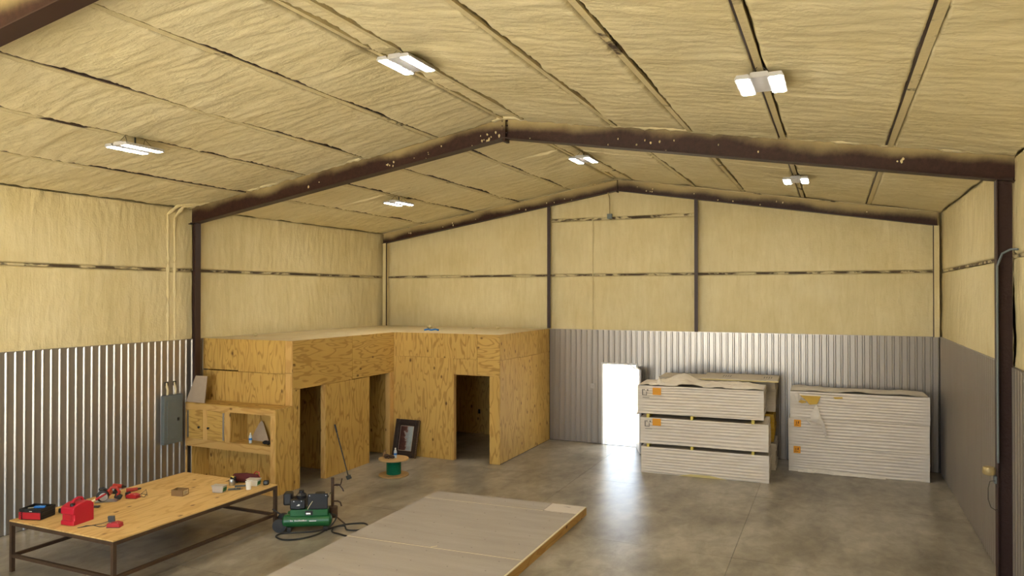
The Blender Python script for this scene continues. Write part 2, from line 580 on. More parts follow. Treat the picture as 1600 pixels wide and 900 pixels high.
# ceiling shell, purlins, foam cells
zs = 6.92
ceiling = struct(MB().prism([(XL - .3, zroof(XL - .3, zs)), (XM, zs), (XM, zs + .1), (XL - .3, zroof(XL - .3, zs + .1))], YB - .3, YE + .3).build('ceiling', 'foam_roof'))
MB().prism([(XR + .3, zroof(XR + .3, zs)), (XR + .3, zroof(XR + .3, zs + .1)), (XM, zs + .1), (XM, zs)], YB - .3, YE + .3).build('roof_shell', 'foam_roof', ceiling)
PL = [-6.33, -7.82, -9.18, -10.70]
PR = [-3.12, -1.97, -.67, .68]
RIDGE = [-5.05, -4.68]
csl = 1 / math.hypot(1, SL)
BAYS = [(11.17, 17.98), (4.18, 11.03), (YB + .02, 4.02)]
for (y0, y1) in BAYS:
    for x in PL + PR:
        z = zroof(x)
        sg = -1 if x < XM else 1
        b = MB()
        # z-shaped purlin: bottom flange, web and lip, leaning with the roof
        fl = .035
        poly = [(x - fl, z + SL * sg * fl * 1 - .004), (x + fl, z - SL * sg * fl - .004), (x + fl, z - SL * sg * fl + .02), (x + .012, z + .02),
                (x + .012, z + .16), (x - .012, z + .16), (x - .012, z + .02), (x - fl, z + SL * sg * fl + .02)]
        pu = b.prism(poly, y0, y1).build('purlin', 'purlin', ceiling)
        if x in PL or x in PR[2:]:
            xe = x + (.036 if x in PL else -.036)
            xf = x + (.058 if x in PL else -.058)
            MB().box(min(xe, xf), max(xe, xf), y0, y1, z + .012, z + .15).build('crack_shade_strip', 'bare_steel', pu)  # dark strip added beside the flange; its colour deepens the crack's shade
    for x in RIDGE:
        z = zroof(x)
        MB().box(x - .03, x + .03, y0, y1, z - .004, z + .17).build('purlin', 'purlin', ceiling)
    lx = [XM] + PL + [XL + .02]
    res = .032 if y0 > 4 else (.09 if y0 > -9 else .3)
    cuts = [(y0, y1)]
    if y0 > 11:
        cuts = [(y0, 13.79), (13.80, y1)]
    for (c0, c1) in cuts:
        eu = [(.9 if c0 == y0 else .5), (.9 if c1 == y1 else .5)]
        for i in range(5):
            xa, xb = lx[i], lx[i + 1]
            if i == 0:
                xa = RIDGE[0] - .03
            # left slope: v runs down the slope towards the left wall
            x0_, x1_ = xa - .030, xb + (.056 if i < 4 else 0)
            Lv = (x0_ - x1_) / csl
            foam_panel(ceiling, 'foam_roof', (x0_, c0, zroof(x0_)), (0, 1, 0), (-csl, 0, -SL * csl), (SL * csl, 0, -csl), c1 - c0, const(Lv), res, 1.0, .10, (eu[0], eu[1], .9, 0.5 if i < 4 else 0))
        rx = [RIDGE[1] + .03] + PR + [XR - .02]
        for i in range(5):
            xa, xb = rx[i], rx[i + 1]
            hard = (i in (0, 3, 4))
            x0_, x1_ = xa + (.030 if i else .05), xb - (.05 if i in (2, 3) else .03 if i < 4 else 0)
            Lv = (x1_ - x0_) / csl
            foam_panel(ceiling, 'foam_roof', (x0_, c0, zroof(x0_)), (0, 1, 0), (csl, 0, -SL * csl), (-SL * csl, 0, -csl), c1 - c0, const(Lv), res, 1.0, .10, (eu[0], eu[1], .9 if i in (0, 4) else 1.6, (.55 if i in (2, 3) else 1.8) if i < 4 else 0))
        # lumpy ridge strip between the two ridge purlins
        foam_panel(ceiling, 'foam_roof', (RIDGE[0] + .04, c0, zroof(XM) - .01), (0, 1, 0), (1, 0, -.05), (0, 0, -1), c1 - c0, const(RIDGE[1] - RIDGE[0] - .07), min(res, .06), 1.5, .08, (eu[0], eu[1], .6, .8))


# walls: shell, foam cells, girts, metal wainscot panels
def rib_panel(parent, axis, fixed, inward, a0, a1, z0, z1, phase):
    """ribbed sheet from a0 to a1 along `axis` ('x' or 'y'); ribs every 0.1475 m stand out `inward`"""
    p = .1475
    pts = [a0]
    k = math.ceil((a0 - phase) / p - .3)
    prof = [(a0, 0)]
    while True:
        c = phase + k * p
        if c - .03 > a1:
            break
        for d, h in ((-.029, 0), (-.011, .019), (.011, .019), (.029, 0)):
            t = c + d
            if a0 < t < a1:
                prof.append((t, h))
        k += 1
    prof.append((a1, 0))
    vs, fs = [], []
    for (t, h) in prof:
        q = fixed + inward * (h + .004)
        for z in (z0, z1):
            vs.append((q, t, z) if axis == 'y' else (t, q, z))
    for i in range(len(prof) - 1):
        a, b = 2 * i, 2 * i + 2
        f4 = (a, b, b + 1, a + 1)
        fs.append(f4)
    me = MB().add(vs, fs)
    o = me.build('metal_panel', 'metal', parent)
    md = o.modifiers.new('solid', 'SOLIDIFY')
    md.thickness = .002
    return o


def wainscot(parent, axis, fixed, inward, a0, a1, phase, holes=()):
    p = .1475 * 6
    st = phase - .07 + math.floor((a0 - phase) / p) * p
    t = st
    while t < a1:
        b0, b1 = max(t, a0), min(t + p, a1)
        segs = [(b0, b1, 0.012, ZW)]
        for (h0, h1, hz) in holes:
            if b1 > h0 and b0 < h1:
                segs = []
                if b0 < h0:
                    segs.append((b0, h0, .012, ZW))
                segs.append((max(b0, h0), min(b1, h1), hz, ZW))
                if b1 > h1:
                    segs.append((h1, b1, .012, ZW))
        for (s0, s1, zz0, zz1) in segs:
            if s1 - s0 > .02:
                rib_panel(parent, axis, fixed, inward, s0 + .001, s1 - .001, zz0, zz1, phase)
        t += p


wall_left = struct(MB().box(XL - .3, XL - .14, YB - .3, YE + .3, -.3, 6.0).build('wall_left', 'foam_wall'))
wall_right = struct(MB().box(XR + .14, XR + .3, YB - .3, YE + .3, -.3, 6.0).build('wall_right', 'foam_wall'))
# backing for the wainscot
MB().box(XL - .14, XL - .005, YB, YE, -.02, ZW - .02).build('wainscot_backing', 'joint', wall_left)
MB().box(XR + .005, XR + .14, YB, YE, -.02, ZW - .02).build('wainscot_backing', 'joint', wall_right)
ze = zroof(XL) - .02
for (y0, y1) in BAYS:
    fine = y0 > 4
    res = .036 if fine else .2
    for (za, zb) in ((ZW, ZG - .018), (ZG + .018, ze)):
        low = za == ZW
        ev = (0, .9) if low else (.9, 0)
        foam_panel(wall_left, 'foam_wall', (XL - .015, y0, za), (0, 1, 0), (0, 0, 1), (1, 0, 0), y1 - y0 + .06, const(zb - za), res, .75, .08, (0, 0, ev[0], ev[1]))
        foam_panel(wall_right, 'foam_wall', (XR + .015, y0, za), (0, 1, 0), (0, 0, 1), (-1, 0, 0), y1 - y0 + .06, const(zb - za), res, .75, .08, (0, 0, ev[0], ev[1]))
    MB().box(XL - .12, XL - .022, y0, y1, ZG - .02, ZG + .02).build('girt', 'girt', wall_left)
    MB().box(XR + .022, XR + .12, y0, y1, ZG - .02, ZG + .02).build('girt', 'girt', wall_right)
wainscot(wall_left, 'y', XL, 1, 3.0, YE - .03, 7.40)
wainscot(wall_right, 'y', XR, -1, YB + .03, YE - .03, 7.40)
wainscot(wall_left, 'y', XL, 1, YB + .03, 3.0, 7.40)
for side, x0, x1 in (('left', XL - .01, XL + .012), ('right', XR - .012, XR + .01)):
    MB().box(x0, x1, YB, YE, ZW - .012, ZW + .008).build('top_trim', 'metal', wall_left if side == 'left' else wall_right)

# end wall with its door hole
we = MB()
we.box(XL - .3, D0, YE + .14, YE + .3, -.3, 7.2).box(D1, XR + .3, YE + .14, YE + .3, -.3, 7.2).box(D0, D1, YE + .14, YE + .3, DH, 7.2)
wall_end = struct(we.build('wall_end', 'foam_wall'))
wb = MB().box(XL, D0 - .02, YE + .005, YE + .14, -.02, ZW - .02).box(D1 + .02, XR, YE + .005, YE + .14, -.02, ZW - .02).box(D0 - .02, D1 + .02, YE + .005, YE + .14, DH + .02, ZW - .02)
wb.build('wainscot_backing', 'joint', wall_end)
POST = [-6.90, -3.08]
cols = [XL] + POST + [XR]
for i in range(3):
    x0, x1 = cols[i], cols[i + 1]

    def top(u, x0=x0):
        return zroof(0) * 0 + 6.78 - SL * np.abs(np.asarray(u) + x0 - XM)
    foam_panel(wall_end, 'foam_wall', (x0, YE + .015, ZW), (1, 0, 0), (0, 0, 1), (0, -1, 0), x1 - x0, const(ZG - .018 - ZW), .036, .6, .08, (.4, .4, 0, .9))
    if i == 1:
        foam_panel(wall_end, 'foam_wall', (x0, YE + .015, ZG + .018), (1, 0, 0), (0, 0, 1), (0, -1, 0), x1 - x0, const(5.78 - ZG - .018), .036, .6, .08, (.4, .4, .9, .9))
        foam_panel(wall_end, 'foam_wall', (x0, YE + .015, 5.83), (1, 0, 0), (0, 0, 1), (0, -1, 0), x1 - x0, lambda u: top(u) - 5.83, .036, .6, .08, (.4, .4, .9, 0))
        MB().box(x0, x1, YE + .02, YE + .12, 5.775, 5.835).build('girt', 'girt', wall_end)
    else:
        foam_panel(wall_end, 'foam_wall', (x0, YE + .015, ZG + .018), (1, 0, 0), (0, 0, 1), (0, -1, 0), x1 - x0, lambda u, t=top: t(u) - ZG - .018, .036, .6, .08, (.4, .4, .9, 0))
    MB().box(x0, x1, YE + .02, YE + .12, ZG - .022, ZG + .022).build('girt', 'girt', wall_end)
wainscot(wall_end, 'x', YE, -1, -6.93, XR - .03, -6.80, [(D0 - .03, D1 + .03, DH + .03)])
MB().box(-6.93, XR, YE - .012, YE + .01, ZW - .012, ZW + .008).build('top_trim', 'metal', wall_end)

# back wall (behind the camera) with a tall roll-up opening
wk = MB().box(XL - .3, BO0, YB - .3, YB, -.3, 7.2).box(BO1, XR + .3, YB - .3, YB, -.3, 7.2).box(BO0, BO1, YB - .3, YB, BOH, 7.2)
struct(wk.build('wall_back', 'foam_wall'))

# end door: frame, open leaf, closer, lever
door = struct(bpy.data.objects.new('door_1', None))
COL.objects.link(door)
door.location = (D0, YE, 0)
W_ = D1 - D0
fr = MB().box(-.04, .0, -.05, .14, 0, DH + .04).box(W_, W_ + .04, -.05, .14, 0, DH + .04).box(0, W_, -.05, .14, DH, DH + .04)
fr.build('door_frame', 'white_metal', door)
MB().box(0, W_, -.03, .14, -.01, .012).build('threshold', 'silver', door)
ang = math.atan2(-.75, .27)
ca, sa = math.cos(ang), math.sin(ang)
lf = MB().obox((W_ + .03 + ca * .41, -.05 + sa * .41, 1.02), (.80, .045, 2.02), (0, 0, ang))
leaf = lf.build('door_leaf', 'grey_paint', door, bevel=.003, seg=1)
leaf.data.materials[0] = M['lamp_housing']
hx, hy = W_ + .03 + ca * .74, -.05 + sa * .74
nx, ny = sa, -ca
lv = MB().cyl((hx, hy, .98), (hx + nx * .085, hy + ny * .085, .98), .017, n=10).cyl((hx + nx * .075, hy + ny * .075, .98), (hx + nx * .075 - ca * .11, hy + ny * .075 - sa * .11, .98), .011, n=8)
lv.build('handle', 'silver', leaf)
cl = MB().obox((W_ - .05, -.06, DH - .05), (.20, .03, .03), (0, .5, 0)).cyl((W_ - .12, -.05, DH - .02), (W_ + .02, -.09, DH - .12), .008, n=8)
cl.build('door_closer', 'silver', door)
tag(MB().box(-5.79, -5.67, YE - .05, YE - .027, 1.42, 1.55).box(-5.74, -5.72, YE - .062, YE - .05, 1.465, 1.505).build('light_switch', 'outlet', bevel=.004), 'small grey light switch plate on ribbed wall beside the open door', 'switch')


# ------------------------------------------------------------------ steel portal frames
def splat(parent, rnd, pts, name='foam_splatter'):
    b = MB()
    for (p, r) in pts:
        b.blob(p, (r, .012, r * rnd.uniform(.8, 1.7)), rnd.randint(0, 9999))
    o = b.build(name, 'cream', parent)
    o.data.materials[0] = M['foam_wall']
    o['kind'] = 'stuff'


def rafter(parent, y, x0, x1, zt, zb, fw, mat):
    """I-section between x0 and x1 under the roof; zt/zb ridge heights of its top and bottom"""
    def pol(a, b):
        return [(x0, zroof(x0, b)), (x1, zroof(x1, b)), (x1, zroof(x1, a)), (x0, zroof(x0, a))]
    b = MB()
    b.prism(pol(zt - .012, zb + .012), y - .008, y + .008)
    r = b.build('rafter', mat, parent)
    MB().prism(pol(zb + .013, zb), y - fw / 2, y + fw / 2).build('bottom_flange', 'bare_steel', r)
    MB().prism(pol(zt, zt - .013), y - fw / 2, y + fw / 2).build('top_flange', 'purlin', r)
    return r


rnd = random.Random(5)
ZT0 = 2.942
CI = 0.18      # how far column flanges stand out of the wall line
for fi, (y, lab) in enumerate(((11.1, 'brown steel portal frame spanning the hall between the table and the far wall'),
                               (4.1, 'brown steel portal frame overhead, only its rafter showing above the long foam ceiling'))):
    t = thing('steel_frame', lab, 'steel frame', (0, 0, 0))
    t.location = (XM, y, 0)

    def loc(o):
        return o
    sub = bpy.data.objects.new  # parts below are in world coordinates, shifted by the frame's origin
    parts = []
    for s in (-1, 1):
        xa, xb = (XL - .02, XM) if s < 0 else (XM, XR + .02)
        r = rafter(t, y, xa, xb, 6.84, 6.457, .20, 'steel')
        # bolted end plate at the ridge
        MB().box(XM + s * .012 - .010, XM + s * .012 + .010, y - .09, y + .09, 6.40, 6.83).build('end_plate', 'steel', t)
        for zb in (6.47, 6.55, 6.67, 6.75):
            MB().cyl((XM + s * .05, y - .05, zb), (XM + s * .022, y - .05, zb), .014, n=6).build('bolt', 'bare_steel', t)
        # column: web, inner flange, base plate
        xi = XL + .135 if s < 0 else XR - CI
        xo = XL + .01 if s < 0 else XR - .01
        zc = zroof(xi, 6.457)
        c = MB().box(min(xi, xo), max(xi, xo), y - .008, y + .008, 0.02, zc + .02).build('column', 'post', t)
        MB().box(min(xi, xi - s * .014), max(xi, xi - s * .014), y - .07, y + .07, .02, zc).build('inner_flange', 'bare_steel', c)
        MB().box(min(xi, xo), max(xi, xo), y - .11, y + .11, 0.0, .02).build('base_plate', 'bare_steel', c)
        # haunch stiffener below the rafter end
        MB().box(min(xi, xo), max(xi, xo), y - .08, y + .08, zc - .005, zc + .012).build('cap_plate', 'bare_steel', t)
        # foam bead along the top flange
        pts, rs = [], []
        L = abs(xb - xa)
        n = 90
        for k in range(n + 1):
            x = xa + (xb - xa) * k / n
            pts.append((x, y - .105 + rnd.uniform(-.012, .012), zroof(x, 6.825) + rnd.uniform(-.012, .012)))
            rs.append(.05 + rnd.uniform(-.014, .02))
        MB().tube(pts, rs, 7).build('foam_bead', 'foam_roof', t, smooth=True)
        if fi == 0:
            sp = []
            for k in range(26 if s < 0 else 14):
                d = rnd.choice([.35, 1.5, 2.2, 3.9]) + rnd.gauss(0, .18) if s < 0 else rnd.uniform(.2, 6.5)
                x = XM + s * max(.12, d)
                sp.append(((x, y - .012, zroof(x, 6.457 + rnd.uniform(.03, .2))), rnd.choice([.010, .012, .018])))
            splat(t, rnd, sp)
    for ch in t.children:
        ch.location = Vector(ch.location) - Vector(t.location)

t = thing('steel_frame', 'end wall steel frame heavily dusted with foam, four posts under a shallow rafter', 'steel frame', (XM, 17.93, 0))
for s in (-1, 1):
    xa, xb = (XL + .08, XM) if s < 0 else (XM, XR - .08)
    rafter(t, 17.93, xa, xb, 6.76, 6.466, .14, 'steel_end')
    MB().box(XM + s * .008 - .006, XM + s * .008 + .006, 17.85, 18.0, 6.43, 6.74).build('end_plate', 'steel_end', t)
    xi = XL + .16 if s < 0 else XR - .10
    zc = zroof(xi, 6.466)
    zlow = 2.96 if s < 0 else 2.94
    c = MB().box(xi - .012, xi + .012, 17.88, 18.05, ZT0, zc).build('column', 'foam_wall', t)
    MB().box(xi - .06, xi + .05, 17.868, 17.88, ZT0, zc).build('inner_flange', 'foam_wall', c)
    ex = xi + .051 if s < 0 else xi - .067
    MB().box(ex, ex + .016, 17.866, 17.90, ZT0, zc).build('flange_edge', 'bare_steel', c)
    sp = []
    for k in range(12):
        x = XM + s * rnd.uniform(.3, 6.4)
        sp.append(((x, 17.915, zroof(x, 6.466 + rnd.uniform(.03, .16))), rnd.choice([.012, .016])))
    splat(t, rnd, sp)
for x in POST:
    zc = zroof(x, 6.466)
    z0 = ZW + .01 if x > -5 else 2.96
    c = MB().box(x - .006, x + .006, 17.96, 18.08, z0, zc).build('post', 'bare_steel', t)
    MB().box(x - .042, x + .042, 17.948, 17.96, z0, zc).build('post_flange', 'bare_steel', c)
for ch in t.children:
    ch.location = Vector(ch.location) - Vector(t.location)


# ------------------------------------------------------------------ conduits in and on the foam
def conduit(name, label, pts, r, mat, lump=0.0, cat='conduit', smooth=True, wall=None):
    P, R = [], []
    rr = random.Random(len(pts) * 13 + int(abs(pts[0][0] * 10)))
    for a, b in zip(pts[:-1], pts[1:]):
        d = (Vector(b) - Vector(a)).length
        n = max(1, int(d / .08)) if lump else 1
        for k in range(n):
            P.append(tuple(Vector(a).lerp(Vector(b), k / n)))
            R.append(r * (1 + rr.uniform(-lump, lump)))
    P.append(pts[-1])
    R.append(r)
    o = MB().tube(P, R, 8).build(name, mat, wall, smooth=smooth)
    return o if wall else tag(o, label, cat)


conduit('conduit', 'foam-coated upright conduit on the left wall above the breaker panel', [(XL - .024, 10.50, ZW + .01), (XL - .024, 10.50, 5.45), (XL + .16, 10.60, 5.64), (XL + .6, 10.92, 5.745)], .034, 'foam_wall', .45, wall=wall_left)
conduit('conduit', 'second foam-coated upright conduit, nearer the brown column above the breaker panel', [(XL - .024, 10.66, ZW + .01), (XL - .024, 10.66, 5.4), (XL + .16, 10.72, 5.62), (XL + .6, 10.98, 5.735)], .032, 'foam_wall', .45, wall=wall_left)
conduit('conduit', 'thin foam-coated upright conduit above the light switch beside the open door', [(-5.74, YE - .01, ZW + .01), (-5.74, YE - .01, 5.77)], .016, 'foam_wall', .3, wall=wall_end)
conduit('conduit', 'short conduit dropping from the roof peak to a small box on the end wall', [(-5.25, 17.84, 6.42), (-5.25, 17.97, 6.30), (-5.25, 17.99, 5.9)], .014, 'dirty_yellow')
tag(MB().box(-5.31, -5.19, 17.95, 18.03, 5.78, 5.90).build('junction_box', 'grey_paint', bevel=.005), 'small grey junction box high on the foam end wall under the roof peak', 'box')
conduit('conduit', 'grey conduit bending off the wall and running down the right brown column', [(XR - .02, 10.75, 4.42), (XR - .06, 10.92, 4.43), (XR - .14, 10.985, 4.38), (1.885, 10.985, 4.22), (1.885, 10.985, 1.72)], .014, 'grey_paint')

# ------------------------------------------------------------------ LED lights
lampT = thing('ceiling_light', 'twin-strip LED light hanging under the ridge in front of the first frame', 'light', (0, 0, 0), 0, 'twin-strip LED ceiling lights')
hs = MB().prism([(-.10, .0), (.10, .0), (.08, .055), (-.08, .055)], -.28, .28)
hs.build('housing', 'lamp_housing', lampT, bevel=.004, seg=1)
for s in (-1, 1):
    x = s * .15
    wg = MB().prism([(x - .075, -.012), (x + .075, -.012), (x + .055, .03), (x - .055, .03)], -.31, .31).build('reflector', 'lamp_housing', lampT)
    MB().box(x - .052, x + .052, -.29, .29, -.018, -.0125).build('lens', 'lens', lampT)
for y in (-.2, .2):
    MB().tube([(-.09, y, .05), (0, y * .8, .16)], .003, 5).tube([(.09, y, .05), (0, y * .8, .16)], .003, 5).build('hanger_wire', 'wire', lampT)
MB().cyl((0, 0, .05), (0, 0, .16), .012, n=8).build('power_cord', 'wire', lampT)
LIGHTS = [(-4.66, 7.42, 6.60, 'twin-strip LED light under the ridge, in front of the nearer brown rafter'),
          (-9.13, 7.32, 5.94, 'twin-strip LED light hanging over the plywood-topped steel table'),
          (-.66, 7.58, 5.94, 'twin-strip LED light over the right side, in front of the nearer brown rafter'),
          (-4.66, 14.1, 6.58, 'twin-strip LED light under the ridge beyond the nearer brown rafter'),
          (-9.13, 14.2, 5.93, 'twin-strip LED light hanging over the inner corner of the plywood rooms'),
          (-.655, 14.4, 5.95, 'twin-strip LED light over the wrapped drywall stacks by the end wall'),
          (-4.66, .6, 6.60, 'twin-strip LED light under the ridge, behind the nearest brown rafter'),
          (-9.13, .6, 5.94, 'twin-strip LED light over the left side, behind the nearest brown rafter'),
          (-.66, .6, 5.94, 'twin-strip LED light over the right side, behind the nearest brown rafter')]
for i, (x, y, z, lab) in enumerate(LIGHTS):
    o = lampT if i == 0 else copy_tree(lampT)
    o.location = (x, y, z)
    o['label'] = lab


# ================================================================== PLYWOOD ROOMS (L-shaped, with a loft deck)
AX, AY, BY, BX, ZT = -9.75, 11.35, 14.95, -6.93, 2.94
room = thing('plywood_room', 'L-shaped plywood-clad rooms with a flat loft deck and open doorways', 'room', (AX, AY, 0))
TH = .018


def sheet_y(x0, x1, z0, z1, y, mat, out=-1, name='plywood_sheet'):
    gpp = .0035
    cbox(name, mat, None, x0 + gpp, x1 - gpp, min(y, y - out * TH), max(y, y - out * TH), z0 + gpp, z1 - gpp).parent = room


def sheet_x(y0, y1, z0, z1, x, mat, out=1, name='plywood_sheet'):
    gpp = .0035
    cbox(name, mat, None, min(x, x - out * TH), max(x, x - out * TH), y0 + gpp, y1 - gpp, z0 + gpp, z1 - gpp).parent = room


# front of wing A (above the built-in cabinet)
sheet_y(XL + .03, -11.15, 2.30, ZT, AY, 'ply_v')
sheet_y(-11.15, -9.93, 2.28, ZT, AY, 'ply_v')
sheet_y(-9.93, AX - .0, 2.30, ZT, AY, 'stud')
sheet_y(XL + .03, -9.93, .0, 2.28, AY, 'ply_v')
sheet_y(-9.93, AX - .0, .0, 2.30, AY, 'stud')
# long face of wing A with two doorways
sheet_x(AY + .02, 13.30, 1.97, ZT, AX, 'ply_y')
sheet_x(13.30, BY, 1.98, ZT, AX, 'ply_y')
sheet_x(AY + .02, 11.58, 0, 1.97, AX, 'ply_v')
sheet_x(12.38, 13.95, 0, 1.97, AX, 'ply_v')
sheet_x(14.78, BY, 0, 1.98, AX, 'stud')
# jamb studs lining the two doorways
for y in (11.58, 12.38, 13.95, 14.78):
    y0 = y - .036 if y in (11.58, 13.95) else y
    cbox('jamb', 'stud', None, AX - .13, AX - .0185, y0, y0 + .036, 0, 1.97).parent = room
for (y0, y1) in ((11.58, 12.38), (13.95, 14.78)):
    cbox('head', 'stud_y', None, AX - .13, AX - .0185, y0, y1, 1.975, 2.01).parent = room
# front of wing B
sheet_y(AX, -8.69, 2.37, ZT, BY, 'ply_v')
sheet_y(-8.69, -7.50, 2.36, ZT, BY, 'ply_v')
sheet_y(-7.50, BX, 1.99, ZT, BY, 'ply_x')
sheet_y(AX, -8.11, 0, 2.37, BY, 'ply_v')
sheet_y(-8.11, -7.50, 1.99, 2.36, BY, 'ply_v')
sheet_y(-7.19, BX, 0, 1.99, BY, 'ply_v')
for x in (-8.11, -7.19):
    x0 = x - .036 if x < -8 else x
    cbox('jamb', 'stud', None, x0, x0 + .036, BY + .0185, BY + .13, 0, 1.98).parent = room
cbox('head', 'stud_x', None, -8.11, -7.19, BY + .0185, BY + .13, 1.985, 2.02).parent = room
# right side of wing B
sheet_x(BY + .02, 16.1, 2.35, ZT, BX, 'ply_v')
sheet_x(16.1, 17.3, 2.33, ZT, BX, 'ply_v')
sheet_x(17.3, YE - .04, 2.33, ZT, BX, 'ply_v')
sheet_x(BY + .02, 16.0, 0.01, 2.35, BX, 'ply_v')
sheet_x(16.0, 16.98, 0.01, 2.33, BX, 'ply_v')
sheet_x(16.98, YE - .04, 0.01, 2.33, BX, 'ply_v')
cbox('bottom_plate', 'rust', None, BX - .12, BX - .004, BY + .02, YE - .05, 0, .01).parent = room
# inner linings and partitions
sheet_y(XL + .08, -11.0, 0, 2.80, 13.0, 'ply_v', -1)
sheet_y(-11.0, AX - .02, 0, 2.80, 13.0, 'ply_v', -1)
sheet_y(XL + .08, -11.0, 0, 2.80, 14.93, 'ply_v', -1)
sheet_y(-11.0, AX - .02, 0, 2.80, 14.93, 'ply_v', -1)
sheet_y(XL + .05, -8.5, 0, 2.80, YE - .06, 'ply_v', -1)
sheet_y(-8.5, BX - .03, 0, 2.80, YE - .06, 'ply_v', -1)
sheet_x(AY + .13, YE - .08, 0, 2.80, XL + .05, 'ply_v', 1)
sheet_x(BY + .13, YE - .08, 0, 2.80, AX - .02, 'ply_v', 1)
sheet_x(BY + .13, YE - .08, 0, 2.80, BX - .12, 'ply_v', -1)
# loft deck sheets
for (x0, x1, y0, y1) in ((XL + .03, -10.95, AY + .02, 13.8), (-10.95, AX - .02, AY + .02, 13.8), (XL + .03, -10.95, 13.8, YE - .04), (-10.95, AX - .02, 13.8, YE - .04),
                         (AX - .02, -8.35, BY + .02, YE - .04), (-8.35, BX - .02, BY + .02, YE - .04)):
    cbox('deck_sheet', 'ply_pale', None, x0 + .002, x1 - .002, y0 + .002, y1 - .002, ZT - .02, ZT - .002).parent = room
for k in range(5):
    cbox('joist', 'stud_x', None, XL + .05, AX - .03, AY + .1 + k * .62, AY + .14 + k * .62, ZT - .14, ZT - .021).parent = room
cbox('outlet', 'black', None, -9.02, -8.95, YE - .083, YE - .078, .56, .68).parent = room
for ch in room.children:
    ch.location = Vector(ch.location) - Vector(room.location)

# loose bits on the deck
tag(MB().tube([(-9.38, 15.75, ZT + .022), (-9.30, 15.82, ZT + .04), (-9.20, 15.78, ZT + .024), (-9.12, 15.86, ZT + .04), (-9.02, 15.83, ZT + .022)], .022, 6).build('strap', 'blue', smooth=True), 'crumpled blue strap lying on the loft deck', 'strap')
for i, (x, y, r, lab) in enumerate(((-9.9, 16.9, .07, 'pale foam scrap on the loft deck behind the inner corner'), (-8.1, 17.4, .06, 'brown foam scrap on the loft deck nearest the end wall post'),
                                    (-8.75, 17.2, .045, 'small foam scrap on the loft deck between the other scraps'), (-11.5, 12.2, .05, 'small foam scrap on the loft deck near the brown column'))):
    tag(MB().blob((x, y, ZT + r * .8), (r * 1.2, r, r * .7), 50 + i).build('foam_scrap', 'foam_wall', smooth=True), lab, 'scrap', 'foam scraps on the loft deck')

# ================================================================== BUILT-IN CABINET
CY = 10.89
cab = thing('cabinet', 'built-in plywood cabinet with two doors, open shelf and open base', 'cabinet', (XL + .04, CY, 0))
CW, CD, CH = AX - (XL + .04), AY - CY, 1.66
def cb(name, mat, *a, bevel=0.0):
    return cbox(name, mat, cab, *a, bevel=bevel)


cb('top', 'ply_x', 0, CW, -.01, CD - .002, CH - .02, CH)
cb('side_panel', 'ply_v', CW - .018, CW, 0, CD - .002, 0, CH - .021)
cb('side_panel', 'ply_v', .15, .168, .02, CD - .004, 0, CH - .021)
cb('top_rail', 'stud_x', 0, CW - .02, 0, .02, CH - .13, CH - .021)
cb('stile', 'stud', 0, .042, -.001, .019, 0, CH - .131)
cb('stile', 'stud', .475, .597, 0, .019, .939, CH - .131)
cb('stile', 'stud', 1.063, 1.20, 0, .019, .939, CH - .131)
cb('stile', 'stud', CW - .13, CW - .019, -.001, .019, 0, CH - .131)
cb('shelf', 'ply_x', .169, CW - .02, .02, CD - .004, .92, .938)
cb('shelf_rail', 'stud_x', .044, CW - .131, 0, .019, .785, .938)
cb('bottom_rail', 'stud_x', .044, CW - .131, 0, .019, 0, .09)
cb('bottom_shelf', 'ply_x', .169, CW - .02, .02, CD - .004, .09, .108)
cb('divider', 'ply_v', 1.18, 1.198, .02, CD - .004, .939, CH - .021)
for (x0, x1, hs_, hx_) in ((.045, .472, .075, .40), (.60, 1.06, 1.03, .65)):
    d = cb('door', 'ply_x', x0, x1, -.004, .012, .942, CH - .134)
    kb = MB().lathe([(.012, 0), (.012, .02), (.022, .03), (.022, .042), (.0, .046)], (0, 0, 0), 10)
    kb.v = [(a, -c, b) for (a, b, c) in kb.v]
    k = kb.build('knob', 'black_iron', d)
    k.location = (hx_ - (x0 + x1) / 2, -.008, -.05)
    st = MB().box(-.022, .022, -.0115, -.0085, -.27, .27).build('hinge_strip', 'silver', d)
    st.location = (hs_ - (x0 + x1) / 2, 0, 0)
# scraps and small things on it
bp = MB().prism([(0, 0), (.51, 0), (.51, .54), (.20, .54)], -.006, .006)
gb = tag(bp.build('board_offcut', 'board'), 'grey-brown board offcut with a slanted side standing on the cabinet', 'board')
gb.location = (-12.115, 10.92, CH + .006)
gb.rotation_euler = (math.radians(-7), 0, .0)
tri = [(0, .0), (.42, .0), (.20, .36), (.15, .40), (.10, .34), (.03, .20), (-.02, .08)]
bs = tag(MB().prism(tri, -.006, .006).build('board_offcut', 'board'), 'pointed grey board scrap leaning at the back of the open shelf', 'board')
bs.location = (-10.63, 11.22, .942)
bs.rotation_euler = (math.radians(-12), 0, 0)


def bottle(label, loc, h=.20, r=.032, cap='white', lab='blue', body='glass_water', group=None):
    t = thing('water_bottle', label, 'bottle', loc, 0, group)
    MB().lathe([(r * .9, 0), (r, .01), (r, h * .62), (r * .85, h * .72), (r * .4, h * .88), (r * .38, h * .93)], n=14).build('body', body, t, smooth=True)
    MB().lathe([(r * .45, h * .93), (r * .45, h), (0.001, h)], n=12).build('cap', cap, t)
    MB().lathe([(r * 1.02, h * .3), (r * 1.02, h * .5)], n=14).build('label_band', lab, t, smooth=True)
    return t


